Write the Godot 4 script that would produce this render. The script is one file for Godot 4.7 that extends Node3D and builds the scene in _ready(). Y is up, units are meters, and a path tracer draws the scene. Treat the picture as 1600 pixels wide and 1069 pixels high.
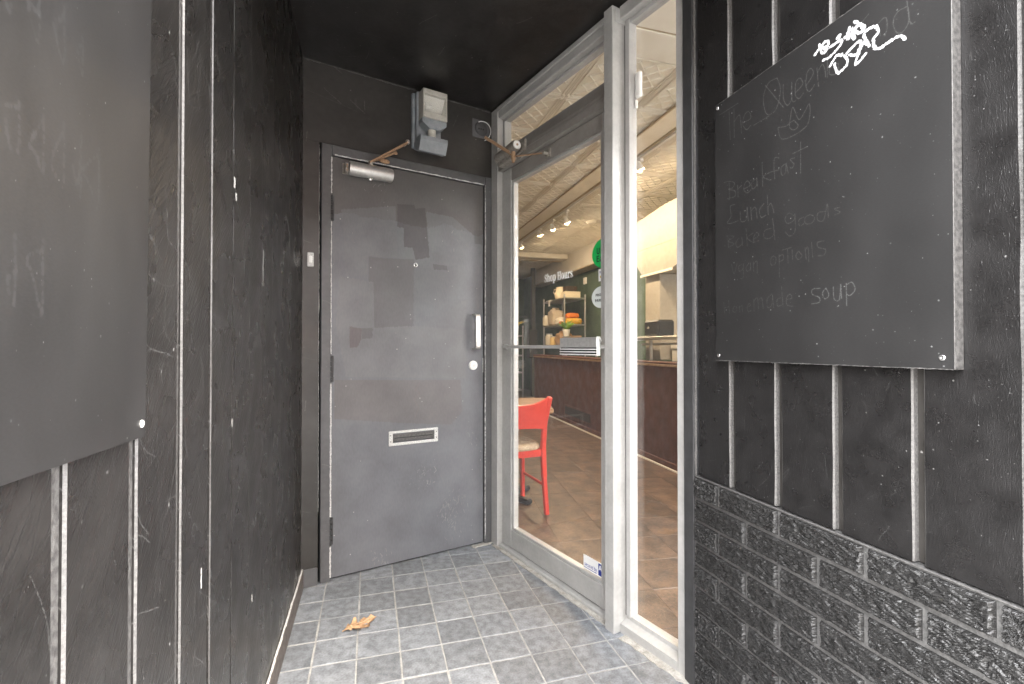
extends Node3D
# A recessed shop entrance: black plank walls, a black side door, an aluminium shop door with a sidelight, and the shop behind the glass.

const CORNER := Vector3(0.693, 0, -2.778)      # where the black door's wall meets the shop door's wall
const TURN := 15.4                              # both walls are turned by this against the tiles
const RIGHT_AT := Vector3(1.056, 0, -1.385)     # inner end of the right-hand plank wall
const RIGHT_TURN := -1.07
const FRONT := -0.5                             # building line at the pavement
const SOFFIT := 2.545
const ROOM := 3.0                               # shop ceiling

class MB:
	var V := PackedVector3Array()
	var N := PackedVector3Array()
	var U := PackedVector2Array()
	func raw(a: Vector3, b: Vector3, c: Vector3, na: Vector3, nb: Vector3, nc: Vector3, ua := Vector2.ZERO, ub := Vector2.ZERO, uc := Vector2.ZERO) -> void:
		# a, b, c counter-clockwise seen from outside or not: turned so that they agree with na
		var n := (b - a).cross(c - a)
		if n.length_squared() < 1e-16:
			return
		if n.dot(na + nb + nc) < 0.0:
			V.append_array([a, b, c]); N.append_array([na, nb, nc]); U.append_array([ua, ub, uc])
		else:
			V.append_array([a, c, b]); N.append_array([na, nc, nb]); U.append_array([ua, uc, ub])
	func tri(a: Vector3, b: Vector3, c: Vector3, out: Vector3) -> void:
		var n := (b - a).cross(c - a).normalized()
		if n.dot(out) < 0.0:
			n = -n
		raw(a, b, c, n, n, n)
	func quad(a: Vector3, b: Vector3, c: Vector3, d: Vector3, out: Vector3, uv := false) -> void:
		var n := (b - a).cross(c - a).normalized()
		if n.dot(out) < 0.0:
			n = -n
		if uv:   # a, b, c, d = top left, top right, bottom right, bottom left
			raw(a, b, c, n, n, n, Vector2(0, 0), Vector2(1, 0), Vector2(1, 1)); raw(a, c, d, n, n, n, Vector2(0, 0), Vector2(1, 1), Vector2(0, 1))
		else:
			raw(a, b, c, n, n, n); raw(a, c, d, n, n, n)
	func box(lo: Vector3, hi: Vector3, bev := 0.0, t := Transform3D()) -> void:
		var c := (lo + hi) / 2.0
		var h := (hi - lo) / 2.0
		var b: float = min(bev, min(h.x, min(h.y, h.z)) * 0.9)
		for ax in 3:
			for s in [-1.0, 1.0]:
				var u := (ax + 1) % 3
				var w := (ax + 2) % 3
				var p := []
				for q in [[-1, -1], [1, -1], [1, 1], [-1, 1]]:
					var v := Vector3.ZERO
					v[ax] = s * h[ax]; v[u] = q[0] * (h[u] - b); v[w] = q[1] * (h[w] - b)
					p.append(t * (c + v))
				var o := Vector3.ZERO
				o[ax] = s
				quad(p[0], p[1], p[2], p[3], t.basis * o)
		if b <= 0.0:
			return
		for ax in 3:      # edges that run along ax
			var u := (ax + 1) % 3
			var w := (ax + 2) % 3
			for su in [-1.0, 1.0]:
				for sw in [-1.0, 1.0]:
					var p := []
					for q in [[0, -1.0], [0, 1.0], [1, 1.0], [1, -1.0]]:
						var v := Vector3.ZERO
						v[ax] = q[1] * (h[ax] - b)
						v[u] = su * (h[u] - (0.0 if q[0] == 0 else b)); v[w] = sw * (h[w] - (b if q[0] == 0 else 0.0))
						p.append(t * (c + v))
					var o := Vector3.ZERO
					o[u] = su; o[w] = sw
					quad(p[0], p[1], p[2], p[3], t.basis * o)
		for sx in [-1.0, 1.0]:
			for sy in [-1.0, 1.0]:
				for sz in [-1.0, 1.0]:
					var o := Vector3(sx, sy, sz)
					var p := []
					for k in 3:
						var v := Vector3.ZERO
						for j in 3:
							v[j] = o[j] * (h[j] - (0.0 if j == k else b))
						p.append(t * (c + v))
					tri(p[0], p[1], p[2], t.basis * o)
	func prism(poly: PackedVector2Array, y0: float, y1: float, bev := 0.0, under := false) -> void:
		# poly holds (x, z)
		var mid := Vector2.ZERO
		for p in poly:
			mid += p
		mid /= poly.size()
		var top := poly
		if bev > 0.0:
			var o := Geometry2D.offset_polygon(poly, -bev)
			if o.size() == 1 and o[0].size() == poly.size():
				top = o[0]
				var best := 0
				for k in top.size():
					if top[k].distance_to(poly[0]) < top[best].distance_to(poly[0]):
						best = k
				var r := PackedVector2Array()
				for k in top.size():
					r.append(top[(best + k) % top.size()])
				top = r
			else:
				bev = 0.0
		for i in poly.size():
			var j := (i + 1) % poly.size()
			var e := poly[j] - poly[i]
			var out := Vector3(e.y, 0, -e.x)
			if Vector2(out.x, out.z).dot((poly[i] + poly[j]) / 2.0 - mid) < 0.0:
				out = -out
			quad(Vector3(poly[i].x, y0, poly[i].y), Vector3(poly[j].x, y0, poly[j].y), Vector3(poly[j].x, y1 - bev, poly[j].y), Vector3(poly[i].x, y1 - bev, poly[i].y), out)
			if bev > 0.0:
				quad(Vector3(poly[i].x, y1 - bev, poly[i].y), Vector3(poly[j].x, y1 - bev, poly[j].y), Vector3(top[j].x, y1, top[j].y), Vector3(top[i].x, y1, top[i].y), out.normalized() + Vector3.UP)
		var ix := Geometry2D.triangulate_polygon(top)
		for k in range(0, ix.size(), 3):
			tri(Vector3(top[ix[k]].x, y1, top[ix[k]].y), Vector3(top[ix[k + 1]].x, y1, top[ix[k + 1]].y), Vector3(top[ix[k + 2]].x, y1, top[ix[k + 2]].y), Vector3.UP)
			if under:
				tri(Vector3(top[ix[k]].x, y0, top[ix[k]].y), Vector3(top[ix[k + 1]].x, y0, top[ix[k + 1]].y), Vector3(top[ix[k + 2]].x, y0, top[ix[k + 2]].y), Vector3.DOWN)
	func extrude(poly: PackedVector2Array, t: Transform3D, depth: float) -> void:
		# poly (x, y) pushed along z from 0 to depth, then moved by t
		var ix := Geometry2D.triangulate_polygon(poly)
		for k in range(0, ix.size(), 3):
			var a := poly[ix[k]]; var b := poly[ix[k + 1]]; var c := poly[ix[k + 2]]
			tri(t * Vector3(a.x, a.y, 0), t * Vector3(b.x, b.y, 0), t * Vector3(c.x, c.y, 0), t.basis * Vector3(0, 0, -signf(depth)))
			tri(t * Vector3(a.x, a.y, depth), t * Vector3(b.x, b.y, depth), t * Vector3(c.x, c.y, depth), t.basis * Vector3(0, 0, signf(depth)))
		var ccw := not Geometry2D.is_polygon_clockwise(poly)
		for i in poly.size():
			var j := (i + 1) % poly.size()
			var e := poly[j] - poly[i]
			var out := Vector3(e.y, -e.x, 0) * (1.0 if ccw else -1.0)
			quad(t * Vector3(poly[i].x, poly[i].y, 0), t * Vector3(poly[j].x, poly[j].y, 0), t * Vector3(poly[j].x, poly[j].y, depth), t * Vector3(poly[i].x, poly[i].y, depth), t.basis * out)
	func tube(pts: Array, radii: Array, sides := 10, caps := true) -> void:
		var rings := []
		var dirs := []
		for i in pts.size():
			var d: Vector3 = (pts[min(i + 1, pts.size() - 1)] - pts[max(i - 1, 0)]).normalized()
			dirs.append(d)
			var up := Vector3.UP if absf(d.y) < 0.9 else Vector3.RIGHT
			var x := up.cross(d).normalized()
			var y := d.cross(x)
			var ring := []
			for k in sides:
				var a := TAU * k / sides
				var nn := x * cos(a) + y * sin(a)
				ring.append([pts[i] + nn * float(radii[min(i, radii.size() - 1)]), nn])
			rings.append(ring)
		for i in pts.size() - 1:
			for k in sides:
				var a = rings[i][k]; var b = rings[i][(k + 1) % sides]; var c = rings[i + 1][(k + 1) % sides]; var d = rings[i + 1][k]
				raw(a[0], b[0], c[0], a[1], b[1], c[1]); raw(a[0], c[0], d[0], a[1], c[1], d[1])
		if caps:
			for e in [[0, -1.0], [pts.size() - 1, 1.0]]:
				for k in sides:
					tri(pts[e[0]], rings[e[0]][k][0], rings[e[0]][(k + 1) % sides][0], dirs[e[0]] * e[1])
	func lathe(profile: Array, t: Transform3D, sides := 20) -> void:
		# profile of Vector2(radius, height), turned about y
		var nrm := []
		for i in profile.size():
			var d: Vector2 = profile[min(i + 1, profile.size() - 1)] - profile[max(i - 1, 0)]
			nrm.append(Vector2(d.y, -d.x).normalized())
		for i in profile.size() - 1:
			for k in sides:
				var q := []
				for e in [[i, k], [i, k + 1], [i + 1, k + 1], [i + 1, k]]:
					var a: float = TAU * e[1] / sides
					var p: Vector2 = profile[e[0]]
					var n: Vector2 = nrm[e[0]]
					q.append([t * Vector3(p.x * cos(a), p.y, p.x * sin(a)), t.basis * Vector3(n.x * cos(a), n.y, n.x * sin(a))])
				raw(q[0][0], q[1][0], q[2][0], q[0][1], q[1][1], q[2][1]); raw(q[0][0], q[2][0], q[3][0], q[0][1], q[2][1], q[3][1])
	func ball(c: Vector3, r: Vector3, seg := 14) -> void:
		var f := func(i: int, k: int) -> Vector3:
			var a: float = PI * i / (seg / 2) - PI / 2.0
			var b: float = TAU * k / seg
			return Vector3(cos(a) * cos(b), sin(a), cos(a) * sin(b))
		for i in seg / 2:
			for k in seg:
				var p := [f.call(i, k), f.call(i, k + 1), f.call(i + 1, k + 1), f.call(i + 1, k)]
				raw(c + p[0] * r, c + p[1] * r, c + p[2] * r, p[0], p[1], p[2]); raw(c + p[0] * r, c + p[2] * r, c + p[3] * r, p[0], p[2], p[3])
	func mesh(mat: Material, into: ArrayMesh = null) -> ArrayMesh:
		if into == null:
			into = ArrayMesh.new()
		if V.is_empty():
			return into
		var a := []
		a.resize(Mesh.ARRAY_MAX)
		a[Mesh.ARRAY_VERTEX] = V; a[Mesh.ARRAY_NORMAL] = N; a[Mesh.ARRAY_TEX_UV] = U
		into.add_surface_from_arrays(Mesh.PRIMITIVE_TRIANGLES, a)
		into.surface_set_material(into.get_surface_count() - 1, mat)
		return into

var rng := RandomNumberGenerator.new()
var names := {}
var at := {}
var M := {}
var FG := Transform3D(Basis(Vector3.UP, deg_to_rad(TURN)), CORNER)
var FR := Transform3D(Basis(Vector3.UP, deg_to_rad(RIGHT_TURN)), RIGHT_AT)

func v3(x: float, y: float, z: float) -> Vector3:
	return Vector3(x, y, z)

func numbered(called: String) -> String:
	names[called] = names.get(called, -1) + 1
	return called if names[called] == 0 else "%s_%03d" % [called, names[called]]

func tag(o: Node, label: String, category: String, group := "") -> void:
	o.set_meta("label", label)
	o.set_meta("category", category)
	if group != "":
		o.set_meta("group", group)

# A thing: a Node3D at its base; its parts are built in the coordinates of frame.
func thing(called: String, label: String, category: String, base := Vector3.ZERO, frame := Transform3D(), group := "") -> Node3D:
	var o := Node3D.new()
	o.name = numbered(called)
	add_child(o)
	o.transform = frame * Transform3D(Basis(), base)
	tag(o, label, category, group)
	at[o] = base
	return o

func setting(called: String, base := Vector3.ZERO, frame := Transform3D()) -> Node3D:
	var o := Node3D.new()
	o.name = numbered(called)
	add_child(o)
	o.transform = frame * Transform3D(Basis(), base)
	o.set_meta("kind", "structure")
	at[o] = base
	return o

func part(parent: Node3D, called: String, mesh: Mesh, pos := Vector3.ZERO, basis := Basis(), label := "") -> MeshInstance3D:
	var m := MeshInstance3D.new()
	m.name = called
	m.mesh = mesh
	parent.add_child(m, true)
	m.transform = Transform3D(basis, pos - at[parent])
	at[m] = pos
	if label != "":
		m.set_meta("label", label)
	return m

func boxpart(parent: Node3D, called: String, lo: Vector3, hi: Vector3, mat: Material, bev := 0.0, label := "") -> MeshInstance3D:
	var b := MB.new()
	b.box(lo, hi, bev)
	return part(parent, called, b.mesh(mat), Vector3.ZERO, Basis(), label)

func ground_piece(called: String, lo: Vector3, hi: Vector3, mat: Material, bev := 0.0) -> void:
	var o := setting(called, Vector3((lo.x + hi.x) / 2.0, lo.y, (lo.z + hi.z) / 2.0))
	boxpart(o, "slab", lo, hi, mat, bev)

# ---------------------------------------------------------------- textures
func srgb8(c: float) -> int:
	return clampi(roundi(255.0 * (12.92 * c if c <= 0.0031308 else 1.055 * pow(c, 1.0 / 2.4) - 0.055)), 0, 255)

func grey_noise(size: int, sd: int, freq: float, octaves := 4, ridged := false) -> Image:
	var n := FastNoiseLite.new()
	n.seed = sd
	n.frequency = freq
	n.noise_type = FastNoiseLite.TYPE_SIMPLEX_SMOOTH
	n.fractal_type = FastNoiseLite.FRACTAL_RIDGED if ridged else FastNoiseLite.FRACTAL_FBM
	n.fractal_octaves = octaves
	return n.get_seamless_image(size, size)

func noise_tex(size: int, sd: int, freq: float, octaves := 4, ridged := false) -> ImageTexture:
	return ImageTexture.create_from_image(grey_noise(size, sd, freq, octaves, ridged))

# Albedo between two linear colours by coarse and fine noise, with flecks and scratches of a third colour.
func mottled(size: int, sd: int, lo: Color, hi: Color, f1: float, f2: float, flecks := 0, scratches := 0, fleck := Color(0.5, 0.5, 0.48), contrast := 1.6) -> ImageTexture:
	var a := grey_noise(size, sd, f1, 4).get_data()
	var b := grey_noise(size, sd + 7, f2, 3).get_data()
	var px := PackedByteArray()
	px.resize(size * size * 3)
	var lut := PackedByteArray()
	lut.resize(256 * 3)
	for i in 256:
		var c := lo.lerp(hi, clampf((i / 255.0 - 0.5) * contrast + 0.5, 0, 1))
		lut[i * 3] = srgb8(c.r); lut[i * 3 + 1] = srgb8(c.g); lut[i * 3 + 2] = srgb8(c.b)
	for i in size * size:
		var k := (int(a[i]) * 3 + int(b[i]) * 2) / 5
		px[i * 3] = lut[k * 3]; px[i * 3 + 1] = lut[k * 3 + 1]; px[i * 3 + 2] = lut[k * 3 + 2]
	var r := RandomNumberGenerator.new()
	r.seed = sd * 13 + 5
	for i in flecks:
		dab(px, size, r.randf() * size, r.randf() * size, pow(r.randf(), 6.0) * size / 480.0 + 0.4, fleck * r.randf_range(0.25, 1.0))
	for i in scratches:
		var p := Vector2(r.randf(), r.randf()) * size
		var d := Vector2.from_angle(r.randf_range(-0.5, 0.5) + (PI / 2 if r.randf() < 0.6 else PI / 5))
		var c := fleck * r.randf_range(0.1, 0.45)
		for k in int(r.randf_range(8, size / 9.0)):
			p += d
			d = d.rotated(r.randf_range(-0.06, 0.06))
			if r.randf() < 0.75:
				dab(px, size, p.x, p.y, 0.6, c)
	return ImageTexture.create_from_image(Image.create_from_data(size, size, false, Image.FORMAT_RGB8, px))

func dab(px: PackedByteArray, size: int, x: float, y: float, r: float, c: Color, tall := 0) -> void:
	var h: int = size if tall == 0 else tall
	var cr := srgb8(c.r); var cg := srgb8(c.g); var cb := srgb8(c.b)
	for j in range(int(y - r), int(y + r) + 1):
		for i in range(int(x - r), int(x + r) + 1):
			if Vector2(i - x, j - y).length() <= r + 0.3:
				var o := (posmod(j, h) * size + posmod(i, size)) * 3
				px[o] = maxi(px[o], cr); px[o + 1] = maxi(px[o + 1], cg); px[o + 2] = maxi(px[o + 2], cb)

# Dark mottled paint with wear and painted highlights: crests of a relief coloured paler.
func pale_crests(relief: ImageTexture, sd: int, lo: Color, hi: Color, pale: Color, from: float, to: float) -> ImageTexture:
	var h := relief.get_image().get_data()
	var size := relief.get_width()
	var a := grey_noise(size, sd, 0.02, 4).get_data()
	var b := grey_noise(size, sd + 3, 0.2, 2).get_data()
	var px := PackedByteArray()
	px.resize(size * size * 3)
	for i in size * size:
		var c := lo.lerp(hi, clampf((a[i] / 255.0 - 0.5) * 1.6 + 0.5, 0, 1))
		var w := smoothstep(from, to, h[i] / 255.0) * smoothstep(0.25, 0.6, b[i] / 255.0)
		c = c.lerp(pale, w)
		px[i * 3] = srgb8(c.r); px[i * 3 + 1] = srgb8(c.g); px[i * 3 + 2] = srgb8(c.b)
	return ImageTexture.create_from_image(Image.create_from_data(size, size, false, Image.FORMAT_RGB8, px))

# Two reliefs mixed.
func blend(a: ImageTexture, b: Image, share: float) -> ImageTexture:
	var p := a.get_image().get_data()
	var q := b.get_data()
	for i in p.size():
		p[i] = int(lerpf(p[i], q[i], share))
	return ImageTexture.create_from_image(Image.create_from_data(a.get_width(), a.get_height(), false, Image.FORMAT_L8, p))

# Relief made of many short strokes in one direction, seamless.
func streaks(size: int, count: int, angle: float, spread: float, long_lo: float, long_hi: float, sd: int) -> ImageTexture:
	var f := PackedFloat32Array()
	f.resize(size * size)
	f.fill(0.5)
	var r := RandomNumberGenerator.new()
	r.seed = sd
	for i in count:
		var p := Vector2(r.randf(), r.randf()) * size
		var d := Vector2.from_angle(angle + r.randfn(0, spread))
		var n := int(r.randf_range(long_lo, long_hi))
		var amp := r.randf_range(-0.22, 0.22)
		for k in n:
			p += d
			var e := amp * sin(PI * k / n)
			var o := posmod(int(p.y), size) * size + posmod(int(p.x), size)
			f[o] += e
			var o2 := posmod(int(p.y) + 1, size) * size + posmod(int(p.x), size)
			f[o2] += e * 0.5
	var px := PackedByteArray()
	px.resize(size * size)
	for i in size * size:
		px[i] = clampi(int(f[i] * 255.0), 0, 255)
	return ImageTexture.create_from_image(Image.create_from_data(size, size, false, Image.FORMAT_L8, px))

func mat(c: Color, rough: float, metal := 0.0) -> StandardMaterial3D:
	var m := StandardMaterial3D.new()
	m.albedo_color = c.linear_to_srgb()
	m.roughness = rough
	m.metallic = metal
	return m

# A material laid on in three planes; tile is the size of one repeat in metres.
func laid(tex: Texture2D, rough: float, tile: float, bump: Texture2D = null, bump_cm := 0.0, tint := Color.WHITE, own := false) -> StandardMaterial3D:
	var m := StandardMaterial3D.new()
	m.albedo_texture = tex
	m.albedo_color = tint.linear_to_srgb()
	m.roughness = rough
	m.uv1_triplanar = true
	m.uv1_world_triplanar = not own
	m.uv1_scale = Vector3.ONE / tile
	if bump:
		m.heightmap_enabled = true
		m.heightmap_texture = bump
		m.heightmap_scale = bump_cm
	return m

func rough_map(m: StandardMaterial3D, tex: Texture2D, rough := 1.0) -> StandardMaterial3D:
	m.roughness = rough
	m.roughness_texture = tex
	m.roughness_texture_channel = BaseMaterial3D.TEXTURE_CHANNEL_RED
	return m

# Noise squeezed into lo..hi, for roughness.
func band(size: int, sd: int, freq: float, lo: float, hi: float) -> ImageTexture:
	var d := grey_noise(size, sd, freq, 4).get_data()
	for i in d.size():
		d[i] = int(255.0 * lerpf(lo, hi, clampf((d[i] / 255.0 - 0.5) * 1.8 + 0.5, 0, 1)))
	return ImageTexture.create_from_image(Image.create_from_data(size, size, false, Image.FORMAT_L8, d))

func _ready() -> void:
	rng.seed = 20
	# ---- camera, sky, sun, exposure
	var cam := Camera3D.new()
	cam.name = "camera"
	add_child(cam)
	cam.position = Vector3(0, 1.15, 0)
	cam.rotation_degrees = Vector3(0.58, -16.35, 0)
	cam.fov = 70.71
	cam.near = 0.05
	cam.far = 400.0
	cam.current = true
	var sky_mat := ProceduralSkyMaterial.new()
	sky_mat.sky_top_color = Color(0.90, 0.903, 0.912)
	sky_mat.sky_horizon_color = Color(0.957, 0.95, 0.94)
	sky_mat.sky_curve = 0.2
	sky_mat.ground_bottom_color = Color(0.3, 0.3, 0.3)
	sky_mat.ground_horizon_color = Color(0.6, 0.61, 0.62)
	sky_mat.sky_energy_multiplier = 1.6
	var env := Environment.new()
	env.background_mode = Environment.BG_SKY
	env.sky = Sky.new()
	env.sky.sky_material = sky_mat
	env.tonemap_mode = Environment.TONE_MAPPER_LINEAR
	env.tonemap_exposure = 9.0
	env.sdfgi_enabled = true
	env.ssao_enabled = true
	env.ssil_enabled = true
	var world := WorldEnvironment.new()
	world.name = "world"
	world.environment = env
	add_child(world)
	var sun := DirectionalLight3D.new()
	sun.name = "sun"
	sun.light_energy = 0.3
	sun.light_color = Color(1.0, 0.97, 0.93)
	sun.light_angular_distance = 20.0
	sun.shadow_enabled = true
	add_child(sun)
	sun.look_at_from_position(Vector3(4, 11, 8), Vector3.ZERO)

	make_materials()
	# ---- large structure
	street()
	alcove_floor()
	soffit()
	left_wall()
	right_wall()
	door_wall()
	shop_front()
	shop_shell()
	# ---- things
	black_door()
	wall_lamp()
	small_fixtures()
	menu_board()
	left_board()
	glass_door()
	sidelight()
	shop_counter()
	shop_kitchen()
	shop_lights()
	chair_and_table()
	dry_leaf()

func make_materials() -> void:
	var fine := noise_tex(512, 3, 0.09, 4)
	M.fine = fine
	# black paint on the left wall: brushed, scuffed, flecked
	var brush := streaks(768, 6500, -0.85, 0.2, 20, 110, 11)
	var gloss := band(512, 21, 0.012, 0.32, 0.46)
	M.left_paint = rough_map(laid(mottled(1024, 31, Color(0.013, 0.012, 0.0115), Color(0.026, 0.024, 0.023), 0.006, 0.05, 380, 210, Color(0.22, 0.215, 0.21)), 1.0, 1.15, brush, 0.16), band(512, 27, 0.012, 0.24, 0.36))
	M.worn = laid(mottled(512, 41, Color(0.045, 0.043, 0.042), Color(0.18, 0.174, 0.168), 0.04, 0.2, 200, 0, Color(0.4, 0.39, 0.38), 1.6), 0.5, 0.16, fine, 0.03)
	M.half_worn = laid(mottled(512, 43, Color(0.03, 0.028, 0.028), Color(0.13, 0.125, 0.12), 0.03, 0.2, 200, 0, Color(0.35, 0.34, 0.33), 1.6), 0.45, 0.2, fine, 0.03)
	# right wall: wood grain under gloss paint
	var grain := streaks(768, 16000, PI / 2.0, 0.16, 5, 42, 12)
	var pebble := blend(grain, grey_noise(768, 64, 0.3, 2), 0.4)
	M.right_paint = rough_map(laid(mottled(1024, 51, Color(0.011, 0.0105, 0.0105), Color(0.018, 0.017, 0.017), 0.008, 0.06, 900, 20, Color(0.16, 0.16, 0.155)), 1.0, 0.62, pebble, 0.12), band(512, 23, 0.012, 0.26, 0.38))
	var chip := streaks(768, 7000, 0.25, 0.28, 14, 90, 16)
	M.brick_paint = laid(pale_crests(chip, 62, Color(0.014, 0.0138, 0.0135), Color(0.030, 0.029, 0.0285), Color(0.21, 0.208, 0.205), 0.6, 0.8), 0.22, 0.36, chip, 0.5)
	M.brick_bed = laid(mottled(512, 63, Color(0.05, 0.049, 0.048), Color(0.135, 0.132, 0.129), 0.03, 0.12, 120, 0), 0.5, 0.3, fine, 0.1)
	# smooth black paint: door surround, soffit
	M.wall_paint = rough_map(laid(mottled(768, 71, Color(0.022, 0.020, 0.018), Color(0.040, 0.037, 0.034), 0.006, 0.04, 60, 45, Color(0.3, 0.29, 0.28)), 1.0, 1.3, fine, 0.02), gloss)
	M.frame_paint = laid(mottled(512, 73, Color(0.066, 0.065, 0.067), Color(0.10, 0.099, 0.103), 0.008, 0.05, 70, 12, Color(0.35, 0.34, 0.33)), 0.42, 0.8, fine, 0.02)
	M.soffit_paint = rough_map(laid(mottled(768, 75, Color(0.010, 0.009, 0.009), Color(0.022, 0.020, 0.019), 0.01, 0.05, 200, 25, Color(0.25, 0.24, 0.22)), 1.0, 1.1, fine, 0.03), gloss)
	M.trim_black = laid(mottled(256, 77, Color(0.03, 0.03, 0.031), Color(0.05, 0.05, 0.052), 0.02, 0.1, 20, 0), 0.45, 0.5, fine, 0.02)
	M.dark = mat(Color(0.008, 0.008, 0.008), 0.8)
	M.base_paint = laid(mottled(512, 79, Color(0.05, 0.042, 0.038), Color(0.16, 0.14, 0.13), 0.02, 0.1, 80, 20), 0.6, 0.4, fine, 0.06)
	M.chipped_white = laid(mottled(512, 81, Color(0.3, 0.3, 0.29), Color(0.72, 0.71, 0.69), 0.05, 0.2, 0, 0, Color.WHITE, 2.0), 0.7, 0.2, fine, 0.05)
	# metals
	var alu_tex := mottled(768, 91, Color(0.34, 0.335, 0.32), Color(0.44, 0.43, 0.415), 0.008, 0.05, 0, 0)
	M.alu = rough_map(laid(alu_tex, 1.0, 0.9, fine, 0.004), band(512, 92, 0.02, 0.3, 0.5))
	M.alu.metallic = 0.12
	M.alu_shaded = laid(mottled(512, 93, Color(0.27, 0.25, 0.23), Color(0.36, 0.34, 0.315), 0.008, 0.06), 0.42, 0.8, fine, 0.01)  # darker alu for transom bar and top rail: their shade put into the colour
	M.alu_shaded.metallic = 0.35
	M.alu_white = laid(mottled(512, 95, Color(0.31, 0.305, 0.295), Color(0.38, 0.375, 0.365), 0.01, 0.08, 0, 0), 0.45, 0.7, fine, 0.01)
	M.chrome = mat(Color(0.72, 0.71, 0.70), 0.22, 0.9)
	M.brushed = laid(mottled(256, 97, Color(0.5, 0.49, 0.47), Color(0.68, 0.67, 0.65), 0.03, 0.1), 0.34, 0.15, fine, 0.02)
	M.brushed.metallic = 0.7
	M.rust = laid(mottled(512, 99, Color(0.17, 0.08, 0.04), Color(0.50, 0.34, 0.21), 0.04, 0.15, 120, 0, Color(0.6, 0.5, 0.38), 2.2), 0.8, 0.12, fine, 0.12)
	M.grime_metal = laid(mottled(512, 101, Color(0.16, 0.14, 0.12), Color(0.42, 0.39, 0.35), 0.02, 0.1, 60, 0, Color(0.5, 0.3, 0.18)), 0.5, 0.2, fine, 0.05)
	M.grime_metal.metallic = 0.3
	M.rubber = mat(Color(0.02, 0.02, 0.02), 0.7)
	# glass
	M.pane = mat(Color(0.9, 0.93, 0.92), 0.02)
	M.pane.albedo_color.a = 0.012
	M.pane.transparency = BaseMaterial3D.TRANSPARENCY_ALPHA
	M.lens = mat(Color(0.85, 0.83, 0.74), 0.12)
	M.lens.albedo_color.a = 0.15
	M.lens.transparency = BaseMaterial3D.TRANSPARENCY_ALPHA
	# slate tiles in five tones, grout
	var slate_bump := streaks(768, 2600, 0.5, 0.6, 20, 120, 14)
	M.tiles = []
	for k in 5:
		var g := 0.145 + 0.013 * ((k * 2) % 5)
		M.tiles.append(laid(mottled(512, 111 + k, Color(g * 0.70, g * 0.735, g * 0.80), Color(g * 1.42, g * 1.5, g * 1.62), 0.02, 0.1, 160, 14, Color(0.42, 0.42, 0.41), 1.8), 0.5, 0.42 + 0.05 * k, slate_bump, 0.07))
	M.grout = laid(mottled(512, 121, Color(0.24, 0.235, 0.225), Color(0.40, 0.395, 0.38), 0.02, 0.12), 0.9, 0.5, fine, 0.12)
	M.mortar = laid(mottled(512, 123, Color(0.26, 0.24, 0.21), Color(0.5, 0.48, 0.44), 0.015, 0.09, 60, 0), 0.9, 0.4, fine, 0.12)
	# street
	M.concrete = laid(mottled(512, 131, Color(0.30, 0.30, 0.29), Color(0.44, 0.43, 0.41), 0.01, 0.1), 0.9, 2.0, fine, 0.1)
	M.asphalt = laid(mottled(512, 133, Color(0.04, 0.04, 0.04), Color(0.07, 0.07, 0.07), 0.02, 0.2), 0.9, 2.0)
	M.far_brick = laid(mottled(512, 135, Color(0.17, 0.085, 0.06), Color(0.27, 0.15, 0.11), 0.03, 0.2), 0.9, 1.5)
	M.far_stone = laid(mottled(512, 137, Color(0.32, 0.29, 0.25), Color(0.45, 0.42, 0.37), 0.02, 0.1), 0.9, 2.0)
	M.far_glass = mat(Color(0.03, 0.035, 0.04), 0.1)
	# shop
	M.ceiling = laid(mottled(512, 141, Color(0.70, 0.65, 0.55), Color(0.80, 0.76, 0.67), 0.01, 0.08), 0.5, 1.2, streaks(768, 9000, 0.0, 1.2, 8, 34, 15), 0.1)
	M.ceiling_plain = laid(mottled(256, 143, Color(0.72, 0.67, 0.58), Color(0.8, 0.76, 0.68), 0.01, 0.06), 0.7, 1.5, fine, 0.03)
	M.moulding = laid(mottled(256, 145, Color(0.36, 0.29, 0.19), Color(0.52, 0.44, 0.31), 0.02, 0.09), 0.55, 0.8, fine, 0.08)
	M.green_wall = laid(mottled(512, 147, Color(0.060, 0.095, 0.062), Color(0.095, 0.14, 0.095), 0.01, 0.06, 40, 10), 0.6, 1.5, fine, 0.04)
	M.cream_wall = laid(mottled(256, 149, Color(0.50, 0.47, 0.42), Color(0.57, 0.54, 0.49), 0.01, 0.06), 0.7, 1.5, fine, 0.03)
	M.hood = laid(mottled(256, 150, Color(0.33, 0.305, 0.265), Color(0.40, 0.375, 0.33), 0.01, 0.06), 0.55, 1.2, fine, 0.03)
	M.brown_panel = rough_map(laid(mottled(768, 151, Color(0.070, 0.021, 0.013), Color(0.12, 0.040, 0.026), 0.008, 0.06, 120, 40, Color(0.32, 0.22, 0.18)), 1.0, 1.1, grain, 0.02), band(512, 25, 0.01, 0.5, 0.7))
	M.brown_dark = mat(Color(0.022, 0.010, 0.007), 0.6)
	M.wood_lip = laid(mottled(256, 153, Color(0.22, 0.12, 0.06), Color(0.42, 0.27, 0.15), 0.02, 0.1), 0.45, 0.5)
	M.shop_tiles = []
	for k in 4:
		var g := 0.85 + 0.14 * k
		M.shop_tiles.append(laid(mottled(512, 161 + k, Color(0.036, 0.023, 0.016) * g, Color(0.13, 0.082, 0.054) * g, 0.010, 0.07, 120, 50, Color(0.34, 0.25, 0.18), 1.9), 0.4, 0.7 + 0.09 * k, slate_bump, 0.06))
	M.shop_joint = mat(Color(0.30, 0.25, 0.2), 0.9)
	M.white_paint = laid(mottled(256, 171, Color(0.68, 0.66, 0.62), Color(0.8, 0.79, 0.76), 0.02, 0.1), 0.6, 0.6)
	M.red = laid(mottled(256, 173, Color(0.52, 0.035, 0.022), Color(0.66, 0.06, 0.04), 0.02, 0.1), 0.32, 0.5)
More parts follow.
